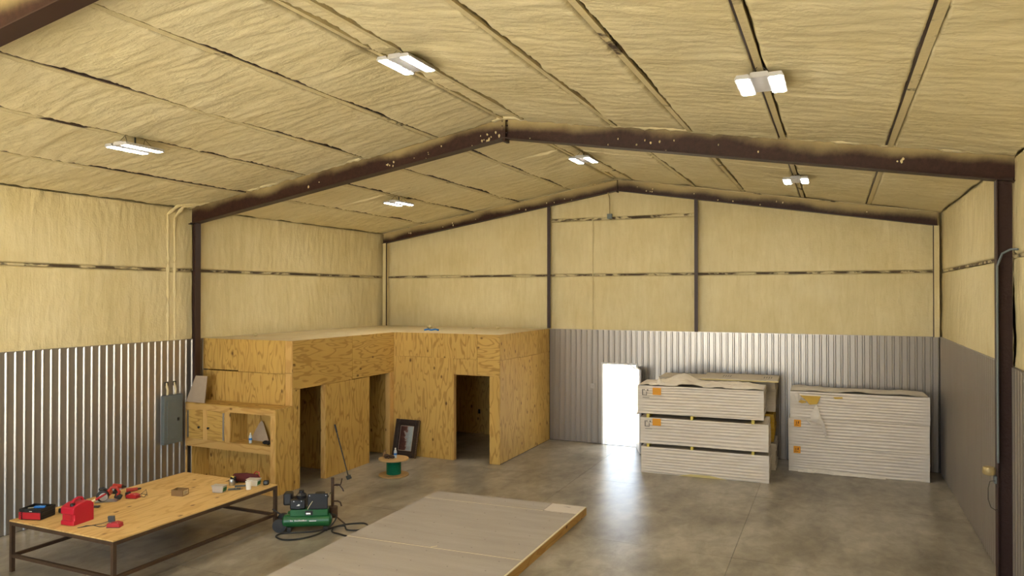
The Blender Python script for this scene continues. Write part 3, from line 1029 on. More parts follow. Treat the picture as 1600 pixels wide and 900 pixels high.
bottle('clear water bottle standing on the cabinet shelf', (-10.50, 11.02, .939))
gl = MB()
for k, (x, y, r) in enumerate(((0, 0, .06), (.07, .02, .065), (.14, .0, .055), (-.06, .02, .04), (.18, .03, .035), (.1, -.05, .035))):
    gl.blob((x, y, r * .55), (r, r * .8, r * .6), k + 3)
glo = tag(gl.build('work_glove', 'black', smooth=True), 'crumpled black work glove at the front of the cabinet shelf', 'glove')
glo.location = (-10.10, 11.0, .955)

# breaker panel on the left wall
bk = thing('breaker_panel', 'grey electrical breaker panel on the ribbed wall', 'breaker panel', (XL, 10.52, .90))
MB().box(.032, .13, -.22, .22, 0, .96).build('box', 'grey_paint', bk, bevel=.006)
d = MB().box(.13, .142, -.15, .15, .10, .86).build('door', 'grey_paint', bk, bevel=.003)
MB().box(.142, .156, .08, .12, .44, .50).build('latch', 'black', d)
for y, in ((-.08,), (.11,)):
    pts = [(.05, y, .96), (.05, y + .01, 1.06), (.045, y - .02, 1.16), (.035, y - .02, 1.20)]
    MB().tube(pts, .022, 8).build('cable_whip', 'cream', bk, smooth=True)
    MB().box(.032, .05, y - .045, y + .02, 1.14, 1.22).build('conduit_collar', 'black', bk)

# box with a cord on the right column
bx = thing('outlet_box', 'dusty yellow outlet box with a hanging cord on the right brown column', 'outlet', (1.882, 11.07, 1.58))
MB().lathe([(.0, -.05), (.06, -.05), (.075, -.03), (.075, .03), (.06, .05), (.0, .05)], (-.085, -.02, .02), 14).build('cover', 'dirty_yellow', bx, smooth=True)
MB().box(-.03, .0, -.04, .04, -.14, -.04).build('plug', 'grey_paint', bx, bevel=.006)
MB().tube([(-.02, -.04, -.10), (-.08, -.05, -.11), (-.10, -.05, -.2), (-.10, -.05, -.34), (-.07, -.05, -.44), (-.02, -.05, -.47), (.01, -.04, -.46)], .005, 6).build('cord', 'wire', bx, smooth=True)


# ================================================================== STEEL TABLE AND THE THINGS ON IT
TX0, TX1, TY0, TY1, TZ = -10.53, -8.44, 6.47, 9.47, .715
tb = thing('work_table', 'long low rusty steel table with a plywood top', 'table', ((TX0 + TX1) / 2, (TY0 + TY1) / 2, 0))
hx, hy = (TX1 - TX0) / 2, (TY1 - TY0) / 2
cbox('table_top', 'ply_top', tb, -hx, hx, -hy, hy, TZ - .018, TZ)
q = .05
MB().box(-hx, hx, -hy, -hy + q, TZ - .07, TZ - .0185).box(-hx, hx, hy - q, hy, TZ - .07, TZ - .0185).box(-hx, -hx + q, -hy + q, hy - q, TZ - .07, TZ - .0185).box(hx - q, hx, -hy + q, hy - q, TZ - .07, TZ - .0185).build('top_frame', 'table_steel', tb)
for sx_ in (-1, 1):
    for sy_ in (-1, 1):
        x0 = -hx if sx_ < 0 else hx - q
        y0 = -hy if sy_ < 0 else hy - q
        MB().box(x0, x0 + q, y0, y0 + q, 0, TZ - .0705).build('leg', 'table_steel', tb)
for a in ((-hx + q, hx - q, -hy + .005, -hy + q - .005), (-hx + q, hx - q, hy - q + .005, hy - .005), (-hx + .005, -hx + q - .005, -hy + q, hy - q), (hx - q + .005, hx - .005, -hy + q, hy - q)):
    MB().box(*a, .20, .245).build('stretcher', 'table_steel', tb)

# red and black tool box
t = thing('tool_box', 'red and black tool box with open top tray on the table', 'tool box', (-10.31, 6.72, TZ), .28)
MB().box(-.165, .165, -.14, .14, 0, .115).build('body', 'black', t, bevel=.012)
MB().box(-.11, .165, -.149, -.14, .012, .105).build('front_panel', 'red', t, bevel=.004)
for k in range(4):
    MB().box(-.165, -.125, -.149, -.14, .012 + k * .025, .03 + k * .025).build('front_rib', 'red', t)
MB().box(-.165, .165, -.14, -.125, .116, .15).box(-.165, .165, .125, .14, .116, .15).box(-.165, -.15, -.125, .125, .116, .15).box(.15, .165, -.125, .125, .116, .15).build('tray_rim', 'black', t)
MB().box(.0, .04, -.151, -.149, .118, .128).build('badge', 'white', t)
for k in range(3):
    MB().box(.166, .174, -.12, .12, .02 + k * .032, .036 + k * .032).build('side_rib', 'black', t)
b_ = tag(MB().obox((0, 0, 0), (.15, .055, .03), (0, 0, 0)).build('utility_case', 'blue', bevel=.012), 'bright blue plastic case lying in the tool box tray', 'case')
b_.location = (-10.26, 6.72, TZ + .151)
b_.rotation_euler = (.1, 0, .5)
w_ = tag(MB().cyl((-.07, 0, 0), (.05, 0, 0), .008, n=8).lathe([(.001, -.01), (.022, -.01), (.022, .01), (.001, .01)], (.06, 0, 0), 10).build('wrench', 'silver'), 'short bright wrench in the tool box tray', 'wrench')
w_.location = (-10.38, 6.70, TZ + .13)
w_.rotation_euler = (0, -.1, .4)
t = thing('tool_pouch', 'black lump of a pouch behind the red and black tool box', 'pouch', (-10.17, 7.02, TZ), .3)
MB().box(-.07, .07, -.05, .05, 0, .07).build('body', 'black', t, bevel=.02)
MB().box(-.05, .05, -.055, -.045, .03, .072).build('flap', 'black_iron', t)

# gas can
t = thing('gas_can', 'bright red plastic gas can standing on the table', 'gas can', (-9.585, 6.80, TZ), .10)
prof = [(-.165, 0), (.165, 0), (.165, .235), (.12, .275), (.05, .295), (-.05, .285), (-.13, .26), (-.165, .24), (-.165, .15), (-.142, .145), (-.142, .065), (-.165, .06)]
MB().prism(prof, -.115, .115, 'x').build('body', 'gas_red', t, bevel=.022, seg=3)
MB().tube([(0, -.09, .255), (0, -.06, .315), (0, .0, .335), (0, .06, .325), (0, .09, .27)], .019, 10).build('handle', 'gas_red', t, smooth=True)
MB().lathe([(.032, 0), (.032, .035), (.0, .036)], (.045, -.115, .255), 14).build('cap', 'black', t, smooth=True)
MB().box(-.06, .06, -.145, -.141, .07, .14).build('spout_label', 'red', t)

# loppers / snips behind the gas can
t = thing('hand_saw', 'hand tool with a red handle propped behind the gas can', 'tool', (-10.05, 7.35, TZ + .004), .5)
MB().tube([(-.04, 0, .06), (.06, 0, .11)], .018, 8).build('grip', 'cream', t, smooth=True)
MB().tube([(.06, 0, .11), (.20, 0, .19)], [.018, .012], 8).build('handle', 'red', t, smooth=True)
MB().obox((-.10, 0, .05), (.18, .035, .05), (0, .35, 0)).build('head', 'teal', t, bevel=.008)
MB().obox((.0, -.02, .012), (.24, .06, .024), (0, 0, 0)).build('base', 'black', t, bevel=.006)
pts = [(-.16 + .07 * math.cos(a), .02, .075 + .07 * math.sin(a)) for a in [i * math.pi / 6 for i in range(0, 7)]]
MB().tube(pts, .006, 6).build('wire_loop', 'wire', t, smooth=True)

# circular saw
t = thing('circular_saw', 'red and black circular saw resting on the table', 'saw', (-10.13, 7.66, TZ), .65)
MB().obox((0, 0, .010), (.30, .17, .008)).build('shoe', 'silver', t)
def disc(c, r, w, n=20):
    return MB().cyl((c[0], c[1] - w / 2, c[2]), (c[0], c[1] + w / 2, c[2]), r, n=n)


disc((-.05, -.04, .095), .085, .05).build('blade_guard', 'black', t, smooth=True)
disc((-.03, -.072, .085), .06, .012).build('guard_face', 'silver', t, smooth=True)
MB().cyl((0, -.02, .115), (0, .10, .115), .05, n=14).build('motor', 'tool_red', t, smooth=True)
MB().tube([(.02, .0, .15), (.06, .0, .205), (.13, .0, .20), (.17, .0, .13), (.13, .0, .07)], .022, 8).build('handle', 'tool_red', t, smooth=True)
MB().obox((.15, .02, .06), (.10, .08, .065), (0, .4, 0)).build('battery', 'black', t, bevel=.01)
MB().tube([(-.11, 0, .18), (-.06, 0, .205), (-.01, .01, .17)], .018, 8).build('front_grip', 'black', t, smooth=True)

# cordless driver
t = thing('cordless_driver', 'red and black cordless driver lying behind the circular saw', 'drill', (-10.33, 8.02, TZ), .2)
MB().cyl((-.10, 0, .12), (.06, 0, .12), .036, .03, 12).build('body', 'tool_red', t, smooth=True)
MB().cyl((.06, 0, .12), (.12, 0, .12), .022, .012, 12).build('chuck', 'black', t, smooth=True)
MB().tube([(-.05, 0, .10), (-.07, 0, .04)], [.024, .026], 8).build('grip', 'black', t, smooth=True)
MB().obox((-.06, 0, .022), (.12, .075, .044)).build('battery', 'black', t, bevel=.008)
t = thing('cordless_driver', 'small red driver lying beside the charger with the wire loop', 'drill', (-10.12, 8.08, TZ), .9)
MB().cyl((-.08, 0, .07), (.08, 0, .075), .034, .026, 12).build('body', 'tool_red', t, smooth=True)
MB().cyl((.08, 0, .075), (.13, 0, .078), .018, .010, 12).build('chuck', 'black', t, smooth=True)
MB().tube([(-.03, 0, .05), (-.05, -.06, .025)], .022, 8).build('grip', 'black', t, smooth=True)
MB().obox((-.055, -.085, .03), (.08, .06, .06)).build('battery', 'black', t, bevel=.008)


def charger(label, loc, rz, cord, batt):
    t = thing('battery_charger', label, 'charger', loc, rz)
    MB().prism([(-.09, 0), (.09, 0), (.085, .05), (.02, .068), (-.085, .055)], -.055, .055).build('body', 'red', t, bevel=.006)
    MB().box(-.088, .088, -.0565, .0565, 0.0, .008).build('foot', 'black', t)
    MB().tube(cord, .005, 6).build('cord', 'wire', t, smooth=True)
    for x in (-.045, .045):
        MB().lathe([(.008, 0), (.008, .003), (0.0005, .003)], (x, -.03, .058), 8).build('indicator', 'white', t)
    if batt:
        b = MB().obox((-.055, .02, .10), (.085, .03, .085), (.25, 0, .15)).build('plug_card', 'dark_paint', t, bevel=.004)
    return t


charger('red battery charger with a looped wire, near the circular saw', (-9.93, 7.95, TZ), .25, [(.09, 0, .03), (.13, .03, .07), (.17, .07, .12), (.20, .05, .06), (.19, .0, .02), (.13, .02, .02), (.10, .06, .05), (.19, .08, .03)], False)
charger('red battery charger with a dark plug, alone near the table corner', (-8.93, 6.87, TZ), .45, [(-.09, 0, .03), (-.13, -.03, .012), (-.20, -.02, .008), (-.30, .04, .008), (-.40, .03, .008), (-.47, -.05, .006), (-.36, .02, .008), (-.24, .10, .008), (-.16, .12, .03), (-.08, .05, .08)], True)

# cardboard box
t = thing('cardboard_box', 'small open brown cardboard box in the middle of the table', 'box', (-9.40, 8.36, TZ), .22)
MB().box(-.10, .10, -.075, .075, 0, .006).box(-.10, .10, -.075, -.071, .006, .095).box(-.10, .10, .071, .075, .006, .095).box(-.10, -.096, -.071, .071, .006, .095).box(.096, .10, -.071, .071, .006, .095).build('box', 'card', t)
MB().box(.1005, .102, -.06, .06, .015, .085).build('side_label', 'card_light', t)
MB().box(.10225, .1029, -.04, .02, .06, .066).box(.10225, .1029, -.04, .04, .045, .05).box(.10225, .1029, -.04, .01, .03, .035).build('print', 'ink', t)


def container(label, loc, rz, fill):
    t = thing('plastic_container', label, 'container', loc, rz)
    MB().prism([(-.085, 0), (.085, 0), (.10, .10), (-.10, .10)], -.06, .06).build('tub', fill, t, bevel=.008)
    MB().box(-.107, .107, -.067, .067, .1005, .112).build('lid', 'cloudy', t, bevel=.004)
    MB().obox((.096, 0, .05), (.003, .10, .06), (0, .15, 0)).build('green_label', 'label_green', t)
    return t


container('cloudy plastic tub with a green label beside the grey trowel', (-8.97, 8.74, TZ), .25, 'cloudy')
container('white plastic tub with a green label next to the white cup', (-8.76, 9.27, TZ), .25, 'white')
t = thing('trowel', 'flat grey trowel lying beside the white cup', 'trowel', (-8.83, 8.98, TZ), .7)
MB().prism([(-.14, -.05), (.05, -.06), (.05, .06), (-.14, .06)], .004, .010, 'z').build('blade', 'dark_paint', t)
MB().cyl((-.02, 0, .01), (-.02, 0, .045), .008, n=8).build('shank', 'silver', t)
MB().tube([(-.04, 0, .05), (.06, 0, .05), (.18, .02, .045)], [.014, .017, .013], 8).build('handle', 'dark_paint', t, smooth=True)
t = thing('spray_can', 'short bright metal can with a black and yellow top', 'can', (-9.09, 9.13, TZ))
MB().lathe([(.046, 0), (.048, .01), (.048, .09), (.04, .105)], n=18).build('can', 'silver', t, smooth=True)
MB().lathe([(.03, .105), (.03, .14), (.0, .142)], n=14).build('valve', 'black', t, smooth=True)
MB().box(-.02, .05, -.018, .018, .13, .15).build('trigger', 'yellow', t, bevel=.004)
MB().box(.045, .075, -.015, .015, .09, .15).build('trigger_guard', 'black', t)
t = thing('paper_cup', 'white cup standing near the far edge of the table', 'cup', (-8.66, 9.05, TZ))
MB().lathe([(.038, 0), (.048, .125), (.051, .128), (.051, .133), (.046, .133), (.036, .008)], n=18).build('cup', 'white', t, smooth=True)
t = thing('tape_measure', 'small dark tape measure at the far corner of the table', 'tape measure', (-8.60, 9.38, TZ), .5)
MB().box(-.045, .045, -.03, .03, 0, .075).build('body', 'black', t, bevel=.018, seg=3)
disc((0, -.031, .04), .025, .004).build('badge', 'dark_paint', t)
t = thing('tool_bag', 'long dark maroon zipped bag lying at the far edge of the table', 'bag', (-9.02, 9.36, TZ), .22)
P_ = []
MB().tube([(-.25, 0, .06), (-.20, 0, .075), (0, 0, .082), (.20, 0, .075), (.25, 0, .06)], [.035, .068, .078, .07, .035], 12).build('bag', 'maroon', t, smooth=True)
MB().tube([(-.30, -.02, .02), (-.22, -.04, .03), (-.1, -.085, .02)], .012, 6).build('strap', 'black', t, smooth=True)
MB().tube([(.15, 0, .145), (.19, 0, .19), (.24, 0, .18), (.25, 0, .11)], .010, 6).build('handle', 'tool_red', t, smooth=True)

# ================================================================== COMPRESSOR, HOSE, STAND, SPOOL, PICTURE
t = thing('air_compressor', 'green air compressor with a black engine beside the steel table', 'compressor', (-7.90, 9.56, 0), math.radians(30))
MB().tube([(-.40, 0, .17), (-.385, 0, .17), (-.36, 0, .17), (.36, 0, .17), (.385, 0, .17), (.40, 0, .17)], [.03, .075, .10, .10, .075, .03], 20).build('tank', 'green', t, smooth=True)
MB().tube([(-.36, .21, .17), (-.34, .21, .17), (.24, .21, .17), (.26, .21, .17)], [.05, .10, .10, .05], 20).build('tank', 'green', t, smooth=True)
MB().box(-.26, .34, -.07, .13, .255, .36).build('saddle', 'green', t, bevel=.006)
MB().box(-.02, .10, -.075, -.069, .27, .345).build('saddle_slot', 'black', t)
MB().cyl((.0, -.09, .30), (.07, -.09, .30), .022, n=10).build('regulator', 'silver', t)
MB().box(-.27, -.02, -.05, .20, .361, .52).build('engine_block', 'black_iron', t, bevel=.02)
MB().box(-.38, -.24, -.03, .16, .42, .62).build('air_filter', 'black', t, bevel=.03, seg=3)
MB().lathe([(.08, .52), (.085, .57), (.06, .60), (.04, .61), (.04, .645), (.0, .65)], (-.10, .06, 0), 16).build('recoil_cover', 'black_iron', t, smooth=True)
disc((-.14, -.06, .44), .07, .03).build('starter_cover', 'black_iron', t, smooth=True)
MB().prism([(-.16, .425), (-.11, .425), (-.10, .45), (-.13, .455), (-.14, .44)], -.0775, -.0755).build('engine_decal', 'white', t)
MB().lathe([(.07, .36), (.09, .40), (.09, .56), (.08, .60), (.0, .61)], (.20, .06, 0), 16).build('pump', 'black_iron', t, smooth=True)
for k in range(5):
    MB().lathe([(.098, .42 + k * .03), (.098, .43 + k * .03)], (.20, .06, 0), 16).build('cooling_fin', 'black', t)
MB().box(.02, .34, -.072, -.052, .361, .615).build('belt_guard', 'black', t, bevel=.01)
for (x, z) in ((.05, .585), (.31, .585), (-.20, .50), (-.08, .50)):
    disc((x, -.075, z), .009, .006, 8).build('bolt', 'silver', t)
MB().tube([(.34, -.04, .36), (.36, -.05, .5), (.36, -.05, .62)], .006, 6).build('discharge_pipe', 'silver', t, smooth=True)
MB().tube([(.02, -.09, .37), (.06, -.10, .44), (.10, -.09, .50)], .005, 6).build('fuel_line', 'cream', t, smooth=True)
for y in (-.05, .27):
    disc((-.43, y, .11), .11, .05).build('wheel', 'rubber', t, smooth=True)
MB().cyl((-.43, -.05, .11), (-.43, .27, .11), .012, n=8).build('axle', 'bare_steel', t)
MB().tube([(-.36, -.02, .24), (-.50, -.02, .34), (-.55, -.02, .37)], .014, 8).build('handle', 'black', t, smooth=True)
for x in (-.28, .30):
    MB().box(x - .03, x + .03, -.06, .27 if x < 0 else .10, 0.0, .075).build('foot', 'rubber', t)
lett = MB()
for k in range(12):
    if k not in (2,):
        lett.box(-.25 + k * .022, -.236 + k * .022, -.1015, -.0985, .185, .20 if k % 3 else .206)
lett.build('lettering', 'white', t)
MB().box(.05, .16, -.1015, -.0985, .178, .19).build('stripe', 'white', t)

hose = [(-7.55, 9.72, .28), (-7.50, 9.80, .20), (-7.58, 9.70, .05), (-7.75, 9.52, .016), (-7.98, 9.36, .016), (-8.15, 9.22, .016), (-8.12, 9.08, .016), (-7.92, 9.02, .016), (-7.72, 9.14, .016), (-7.60, 9.40, .016), (-7.60, 9.72, .016), (-7.50, 10.02, .016), (-7.28, 10.20, .016), (-7.14, 10.16, .016), (-7.06, 9.98, .016), (-7.14, 9.86, .016), (-7.30, 9.82, .016), (-7.42, 9.90, .04), (-7.52, 9.78, .04), (-7.46, 9.64, .016), (-7.30, 9.60, .016), (-7.12, 9.56, .016)]


def smooth_path(p, n=6):
    p = [Vector(q) for q in p]
    out = []
    for i in range(len(p) - 1):
        a, b, c, d = p[max(i - 1, 0)], p[i], p[i + 1], p[min(i + 2, len(p) - 1)]
        for k in range(n):
            u = k / n
            out.append(tuple(.5 * ((2 * b) + (c - a) * u + (2 * a - 5 * b + 4 * c - d) * u * u + (3 * b - a - 3 * c + d) * u ** 3)))
    out.append(tuple(p[-1]))
    return [(x, y, max(z, .014)) for x, y, z in out]


tag(MB().tube(smooth_path(hose), .013, 8).build('air_hose', 'rubber', smooth=True), 'black rubber air hose looped on the concrete beside the compressor', 'hose')

t = thing('pipe_stand', 'rusty pipe stand with hooked arms behind the compressor', 'stand', (-7.70, 9.96, 0), .1)
MB().cyl((0, 0, .14), (0, 0, .31), .085, n=18).build('drum', 'rust', t, smooth=True)
MB().cyl((0, 0, .30), (0, 0, .79), .026, n=12).build('pole', 'rust', t, smooth=True)
MB().tube([(.02, 0, .40), (.10, 0, .41), (.15, 0, .39), (.17, 0, .33)], .013, 8).build('hook', 'rust', t, smooth=True)
MB().tube([(.02, 0, .66), (.08, -.02, .69), (.14, .02, .68), (.16, 0, .71), (.18, 0, .79)], .010, 8).build('hook', 'bare_steel', t, smooth=True)
MB().tube([(.02, 0, .67), (.08, .02, .66), (.14, -.01, .68), (.19, 0, .62), (.21, 0, .58)], .010, 8).build('hook', 'bare_steel', t, smooth=True)
for a in (.3, 2.4, 4.5):
    MB().tube([(.05 * math.cos(a), .05 * math.sin(a), .15), (.22 * math.cos(a), .22 * math.sin(a), .012)], .012, 6).build('leg', 'rust', t)
MB().tube([(-.02, -.03, .55), (-.10, -.06, .40), (-.13, -.05, .25)], .008, 6).build('cable', 'rubber', t, smooth=True)

t = thing('floor_scraper', 'long-handled black floor scraper leaning on the plywood wall between doorways', 'scraper', (-9.30, 12.55, 0), 0)
MB().tube([(0, 0, .06), (-.425, .10, 1.085)], .014, 8).build('handle', 'wire', t, smooth=True)
MB().tube([(-.36, .085, .93), (-.425, .10, 1.09)], .019, 8).build('grip', 'black', t, smooth=True)
MB().obox((.012, -.003, .04), (.05, .11, .085), (0, -.5, .0)).build('blade', 'dark_paint', t, bevel=.008)

t = thing('wire_spool', 'wooden spool wound with green wire on the floor', 'spool', (-8.62, 13.22, 0))
def flange(z):
    return MB().lathe([(.03, z), (.315, z), (.32, z + .004), (.32, z + .022), (.315, z + .026), (.03, z + .026)], n=36)


flange(0).build('flange', 'spool_wood', t, smooth=True)
flange(.335).build('flange', 'spool_wood', t, smooth=True)
pr = [(.12, .027)]
for k in range(16):
    z = .03 + k * .0188
    pr += [(.150, z), (.158, z + .0094)]
pr += [(.150, .333), (.12, .334)]
MB().lathe(pr, n=28).build('wire_winding', 'spool_green', t, smooth=True)
bottle('blue-labelled water bottle standing on the wire spool', (-8.60, 13.25, .362), .21, .034)
t = thing('leather_glove', 'dark work glove lying on the wire spool', 'glove', (-8.74, 13.12, .372), .3)
b_ = MB()
for k, (x, y, r) in enumerate(((0, 0, .07), (.09, .02, .055), (.14, .03, .035), (.15, -.02, .03), (.06, -.05, .03))):
    b_.blob((x, y, r * .55), (r, r * .75, r * .6), 20 + k)
b_.build('glove', 'rust', t, smooth=True)
t = thing('paper_bag', 'small crumpled tan bag on the edge of the wire spool', 'bag', (-8.87, 13.25, .362), .2)
MB().lathe([(.035, 0), (.045, .03), (.04, .08), (.025, .12), (.035, .14)], n=9).build('bag', 'card', t)

t = thing('framed_picture', 'dark ornate framed picture leaning against the plywood wall', 'picture', (-9.30, 14.70, 0), 0)
tilt = math.asin(.215 / .88)
ct, st_ = math.cos(tilt), math.sin(tilt)


def TL(b):
    b.v = [(x, y * ct + z * st_, z * ct - y * st_ + .012) for (x, y, z) in b.v]
    return b


fw_ = .105
PW, PH = .66, .88
for (x0, x1, z0, z1) in ((-PW / 2, -PW / 2 + fw_, 0, PH), (PW / 2 - fw_, PW / 2, 0, PH), (-PW / 2 + fw_, PW / 2 - fw_, 0, fw_), (-PW / 2 + fw_, PW / 2 - fw_, PH - fw_, PH)):
    TL(MB().box(x0, x1, -.045, 0, z0, z1)).build('frame_rail', 'frame_dark', t, bevel=.012)
be = MB()
for k in range(22):
    be.blob((PW / 2 - .012, -.047, .03 + k * .039), (.009, .006, .013), k)
    be.blob((-PW / 2 + .012, -.047, .03 + k * .039), (.009, .006, .013), k)
TL(be)
bo = be.build('gilt_beading', 'card', t)
bo['kind'] = 'stuff'
TL(MB().box(-PW / 2 + fw_, PW / 2 - fw_, -.022, -.018, fw_, PH - fw_)).build('mat_board', 'frame_dark', t)
i0 = .045
TL(MB().box(-PW / 2 + fw_ + i0, PW / 2 - fw_ - i0, -.026, -.0225, fw_ + i0, PH - fw_ - i0)).build('inner_border', 'board', t)
i0 = .056
pc = MB().box(-PW / 2 + fw_ + i0, PW / 2 - fw_ - i0, -.029, -.0265, fw_ + i0, PH - fw_ - i0)
pic = TL(pc).build('print', 'picture', t)

# ================================================================== FLAT PANEL ON THE FLOOR
PX0, PX1, PF, PN, PZ = -6.90, -3.99, 12.07, 6.95, .14
SH = .050


def S(b):
    b.v = [(x, y + SH * (x - PX0), z) for (x, y, z) in b.v]
    return b


pan = thing('wall_panel', 'wide framed panel lying flat on the floor, faced with grey drywall', 'panel', (PX0, PN, 0))


def pb(name, mat, x0, x1, y0, y1, z0, z1):
    o = S(MB().box(x0, x1, y0, y1, z0, z1)).build(name, mat, pan)
    o.location = -Vector(pan.location)
    return o


pb('rail', 'stud_y', PX1 - .04, PX1, PN, PF, 0, PZ - .013)
pb('rail', 'stud_y', PX0, PX0 + .04, PN, PF, 0, PZ - .013)
pb('rail', 'stud_x', PX0 + .041, PX1 - .041, PF - .04, PF, 0, PZ - .03)
pb('rail', 'stud_x', PX0 + .041, PX1 - .041, PN, PN + .04, 0, PZ - .03)
for k in range(6):
    yy = PN + .7 + k * .75
    pb('stud', 'stud_x', PX0 + .041, PX1 - .041, yy, yy + .04, 0, PZ - .03)
pb('deck', 'stud_y', PX0 + .041, PX1 - .041, PN + .001, PF - .001, PZ - .029, PZ - .013)
S1, S2 = 11.60, 9.27
XW = -4.61
for yy in (S1, S2):
    pb('seam_strip', 'cream', PX0 + .013, (XW if yy == S1 else PX1 - .031), yy - .011, yy + .010, PZ - .0125, PZ - .002)
pb('edge_strip', 'cream', PX1 - .029, PX1 - .001, PN + .01, PF - .008, PZ - .0125, PZ - .001)
pb('drywall_sheet', 'drywall', PX0 + .012, XW - .004, S1 + .012, PF - .008, PZ - .0125, PZ)
pb('drywall_sheet', 'drywall_white', XW + .004, PX1 - .03, S1 + .012, PF - .008, PZ - .0125, PZ + .001)
pb('drywall_sheet', 'drywall', PX0 + .012, PX1 - .03, S2 + .013, S1 - .012, PZ - .0125, PZ)
pb('drywall_sheet', 'drywall', PX0 + .012, PX1 - .03, PN + .01, S2 - .013, PZ - .0125, PZ)
sc = MB()
for yy in [7.5 + .4 * k for k in range(12)]:
    for k in range(5):
        sc.lathe([(.012, 0), (.0005, .0008)], (PX0 + .3 + k * .58 + rnd.uniform(-.04, .04), yy + rnd.uniform(-.04, .04), PZ + .0002), 6)
o = S(sc).build('screw_heads', 'ink', pan)
o.location = -Vector(pan.location)
o['kind'] = 'stuff'
sm = MB().prism([(-4.36, 11.92), (-4.30, 11.95), (-4.22, 11.93), (-4.24, 11.915), (-4.30, 11.93)], PZ + .0012, PZ + .002, 'z')
o = S(sm).build('stain', 'ink', pan)
o.location = -Vector(pan.location)
tag(MB().obox((-5.42, 9.385, PZ + .004), (.10, .012, .006), (0, 0, .9)).build('wood_splinter', 'cream'), 'tiny pale wood splinter on the floor panel seam', 'splinter')


# ================================================================== DRYWALL STACKS
def bundle(label, loc, rz, L, D, H, n, seed, front='wrap', labels=(), ink=None, group=None, sheet='gypsum_edge', wrapL=1.0, sag=0.0, cat='drywall'):
    """bundle of gypsum sheets; x along the length from 0 to L, front face at y=0, depth D"""
    r_ = random.Random(seed)
    t = thing('drywall_bundle', label, cat, loc, rz, group)
    hh = H / n
    for k in range(n):
        j = r_.uniform(-.012, .012)
        MB().box(.005 + j, L - .005 + j + r_.uniform(-.006, .006), .004 + r_.uniform(0, .004), D, k * hh + .001, (k + 1) * hh - .003).build('drywall_sheet', sheet, t)
    if front:
        # wrapping film drawn over the front edge: horizontal ridges where the sheets press through
        nu, nv = 90, 110
        uu, vv = np.meshgrid(np.linspace(0, 1, nu), np.linspace(0, 1, nv), indexing='ij')
        x = uu * L
        wob = .20 * fbm(x * .5, vv * 1.6, seed, 2) + .04 * fbm(x * 1.6, vv * 3, seed + 4, 2)
        ph = vv * (n - 2) + wob * 3.0
        rid = 1 - np.abs(2 * (ph - np.floor(ph)) - 1)
        mask = np.clip((uu - .02) / .12, .12, 1) * np.clip((.985 - uu) / .10, .12, 1)
        mask = mask * (.55 + .9 * (vnoise(x * 1.7, vv * 7, seed + 9) + .5))
        y = -.008 - .019 * rid ** 1.2 * mask - .02 * (fbm(x * .8, vv * 1.4, seed + 3, 2))
        z = vv * (H - .002) + .001
        z = z - sag * np.where(vv < .12, (1 - vv / .12), 0) * np.maximum(0, np.sin(x * 2.4 + seed)) * .0
        P = np.stack([x * wrapL, y, z], -1).reshape(-1, 3)
        idx = np.arange(nu * nv).reshape(nu, nv)
        qd = np.stack([idx[:-1, :-1], idx[1:, :-1], idx[1:, 1:], idx[:-1, 1:]], -1).reshape(-1, 4)
        me = bpy.data.meshes.new('wrapping')
        me.from_pydata(P, [], qd.tolist())
        me.materials.append(M[front])
        me.shade_smooth()
        o = bpy.data.objects.new('wrapping', me)
        COL.objects.link(o)
        o.parent = t
    for (lx, lz, lw, lh, m) in labels:
        lo = MB().box(lx, lx + lw, -.040, -.034, lz, lz + lh).build('label_sticker', m, t)
        if ink == 'sticker':
            MB().prism([(lx + lw * .3, lz + lh * .35), (lx + lw * .4, lz + lh * .35), (lx + lw * .4, lz + lh * .75), (lx + lw * .3, lz + lh * .75)], -.043, -.041).prism([(lx + lw * .55, lz + lh * .45), (lx + lw * .72, lz + lh * .45), (lx + lw * .75, lz + lh * .8), (lx + lw * .6, lz + lh * .8)], -.043, -.041).prism([(lx + lw * .15, lz + lh * .2), (lx + lw * .7, lz + lh * .2), (lx + lw * .7, lz + lh * .27), (lx + lw * .15, lz + lh * .27)], -.043, -.041).build('print', 'dark_ink', lo)
        else:
            for k in range(3):
                MB().box(lx + .01, lx + lw - .01, -.042, -.0405, lz + lh * (.25 + .22 * k), lz + lh * (.25 + .22 * k) + .006).build('print', 'yellow_wrap', lo)
    if ink == 'print':
        z = H * .62
        b = MB().box(.10, .12, -.034, -.030, z + .02, z + .15).box(.12, .20, -.034, -.030, z + .02, z + .035).box(.19, .205, -.034, -.030, z + .02, z + .10).box(.205, .235, -.034, -.030, z + .12, z + .15).box(.13, .16, -.034, -.030, z + .13, z + .15).box(.11, .26, -.034, -.030, z - .03, z - .02)
        b.build('print', 'ink', t)
    return t


G1, G2, G3 = 'wrapped drywall bundles stacked beside the open door', 'wrapped drywall bundles stacked in the right corner', 'drywall bundles at the back against the end wall'
R1 = .035
def s1(x, y, z):   # position in the first stack's own frame
    c, s_ = math.cos(R1), math.sin(R1)
    return (-3.86 + x * c - y * s_, 15.64 + x * s_ + y * c, z)


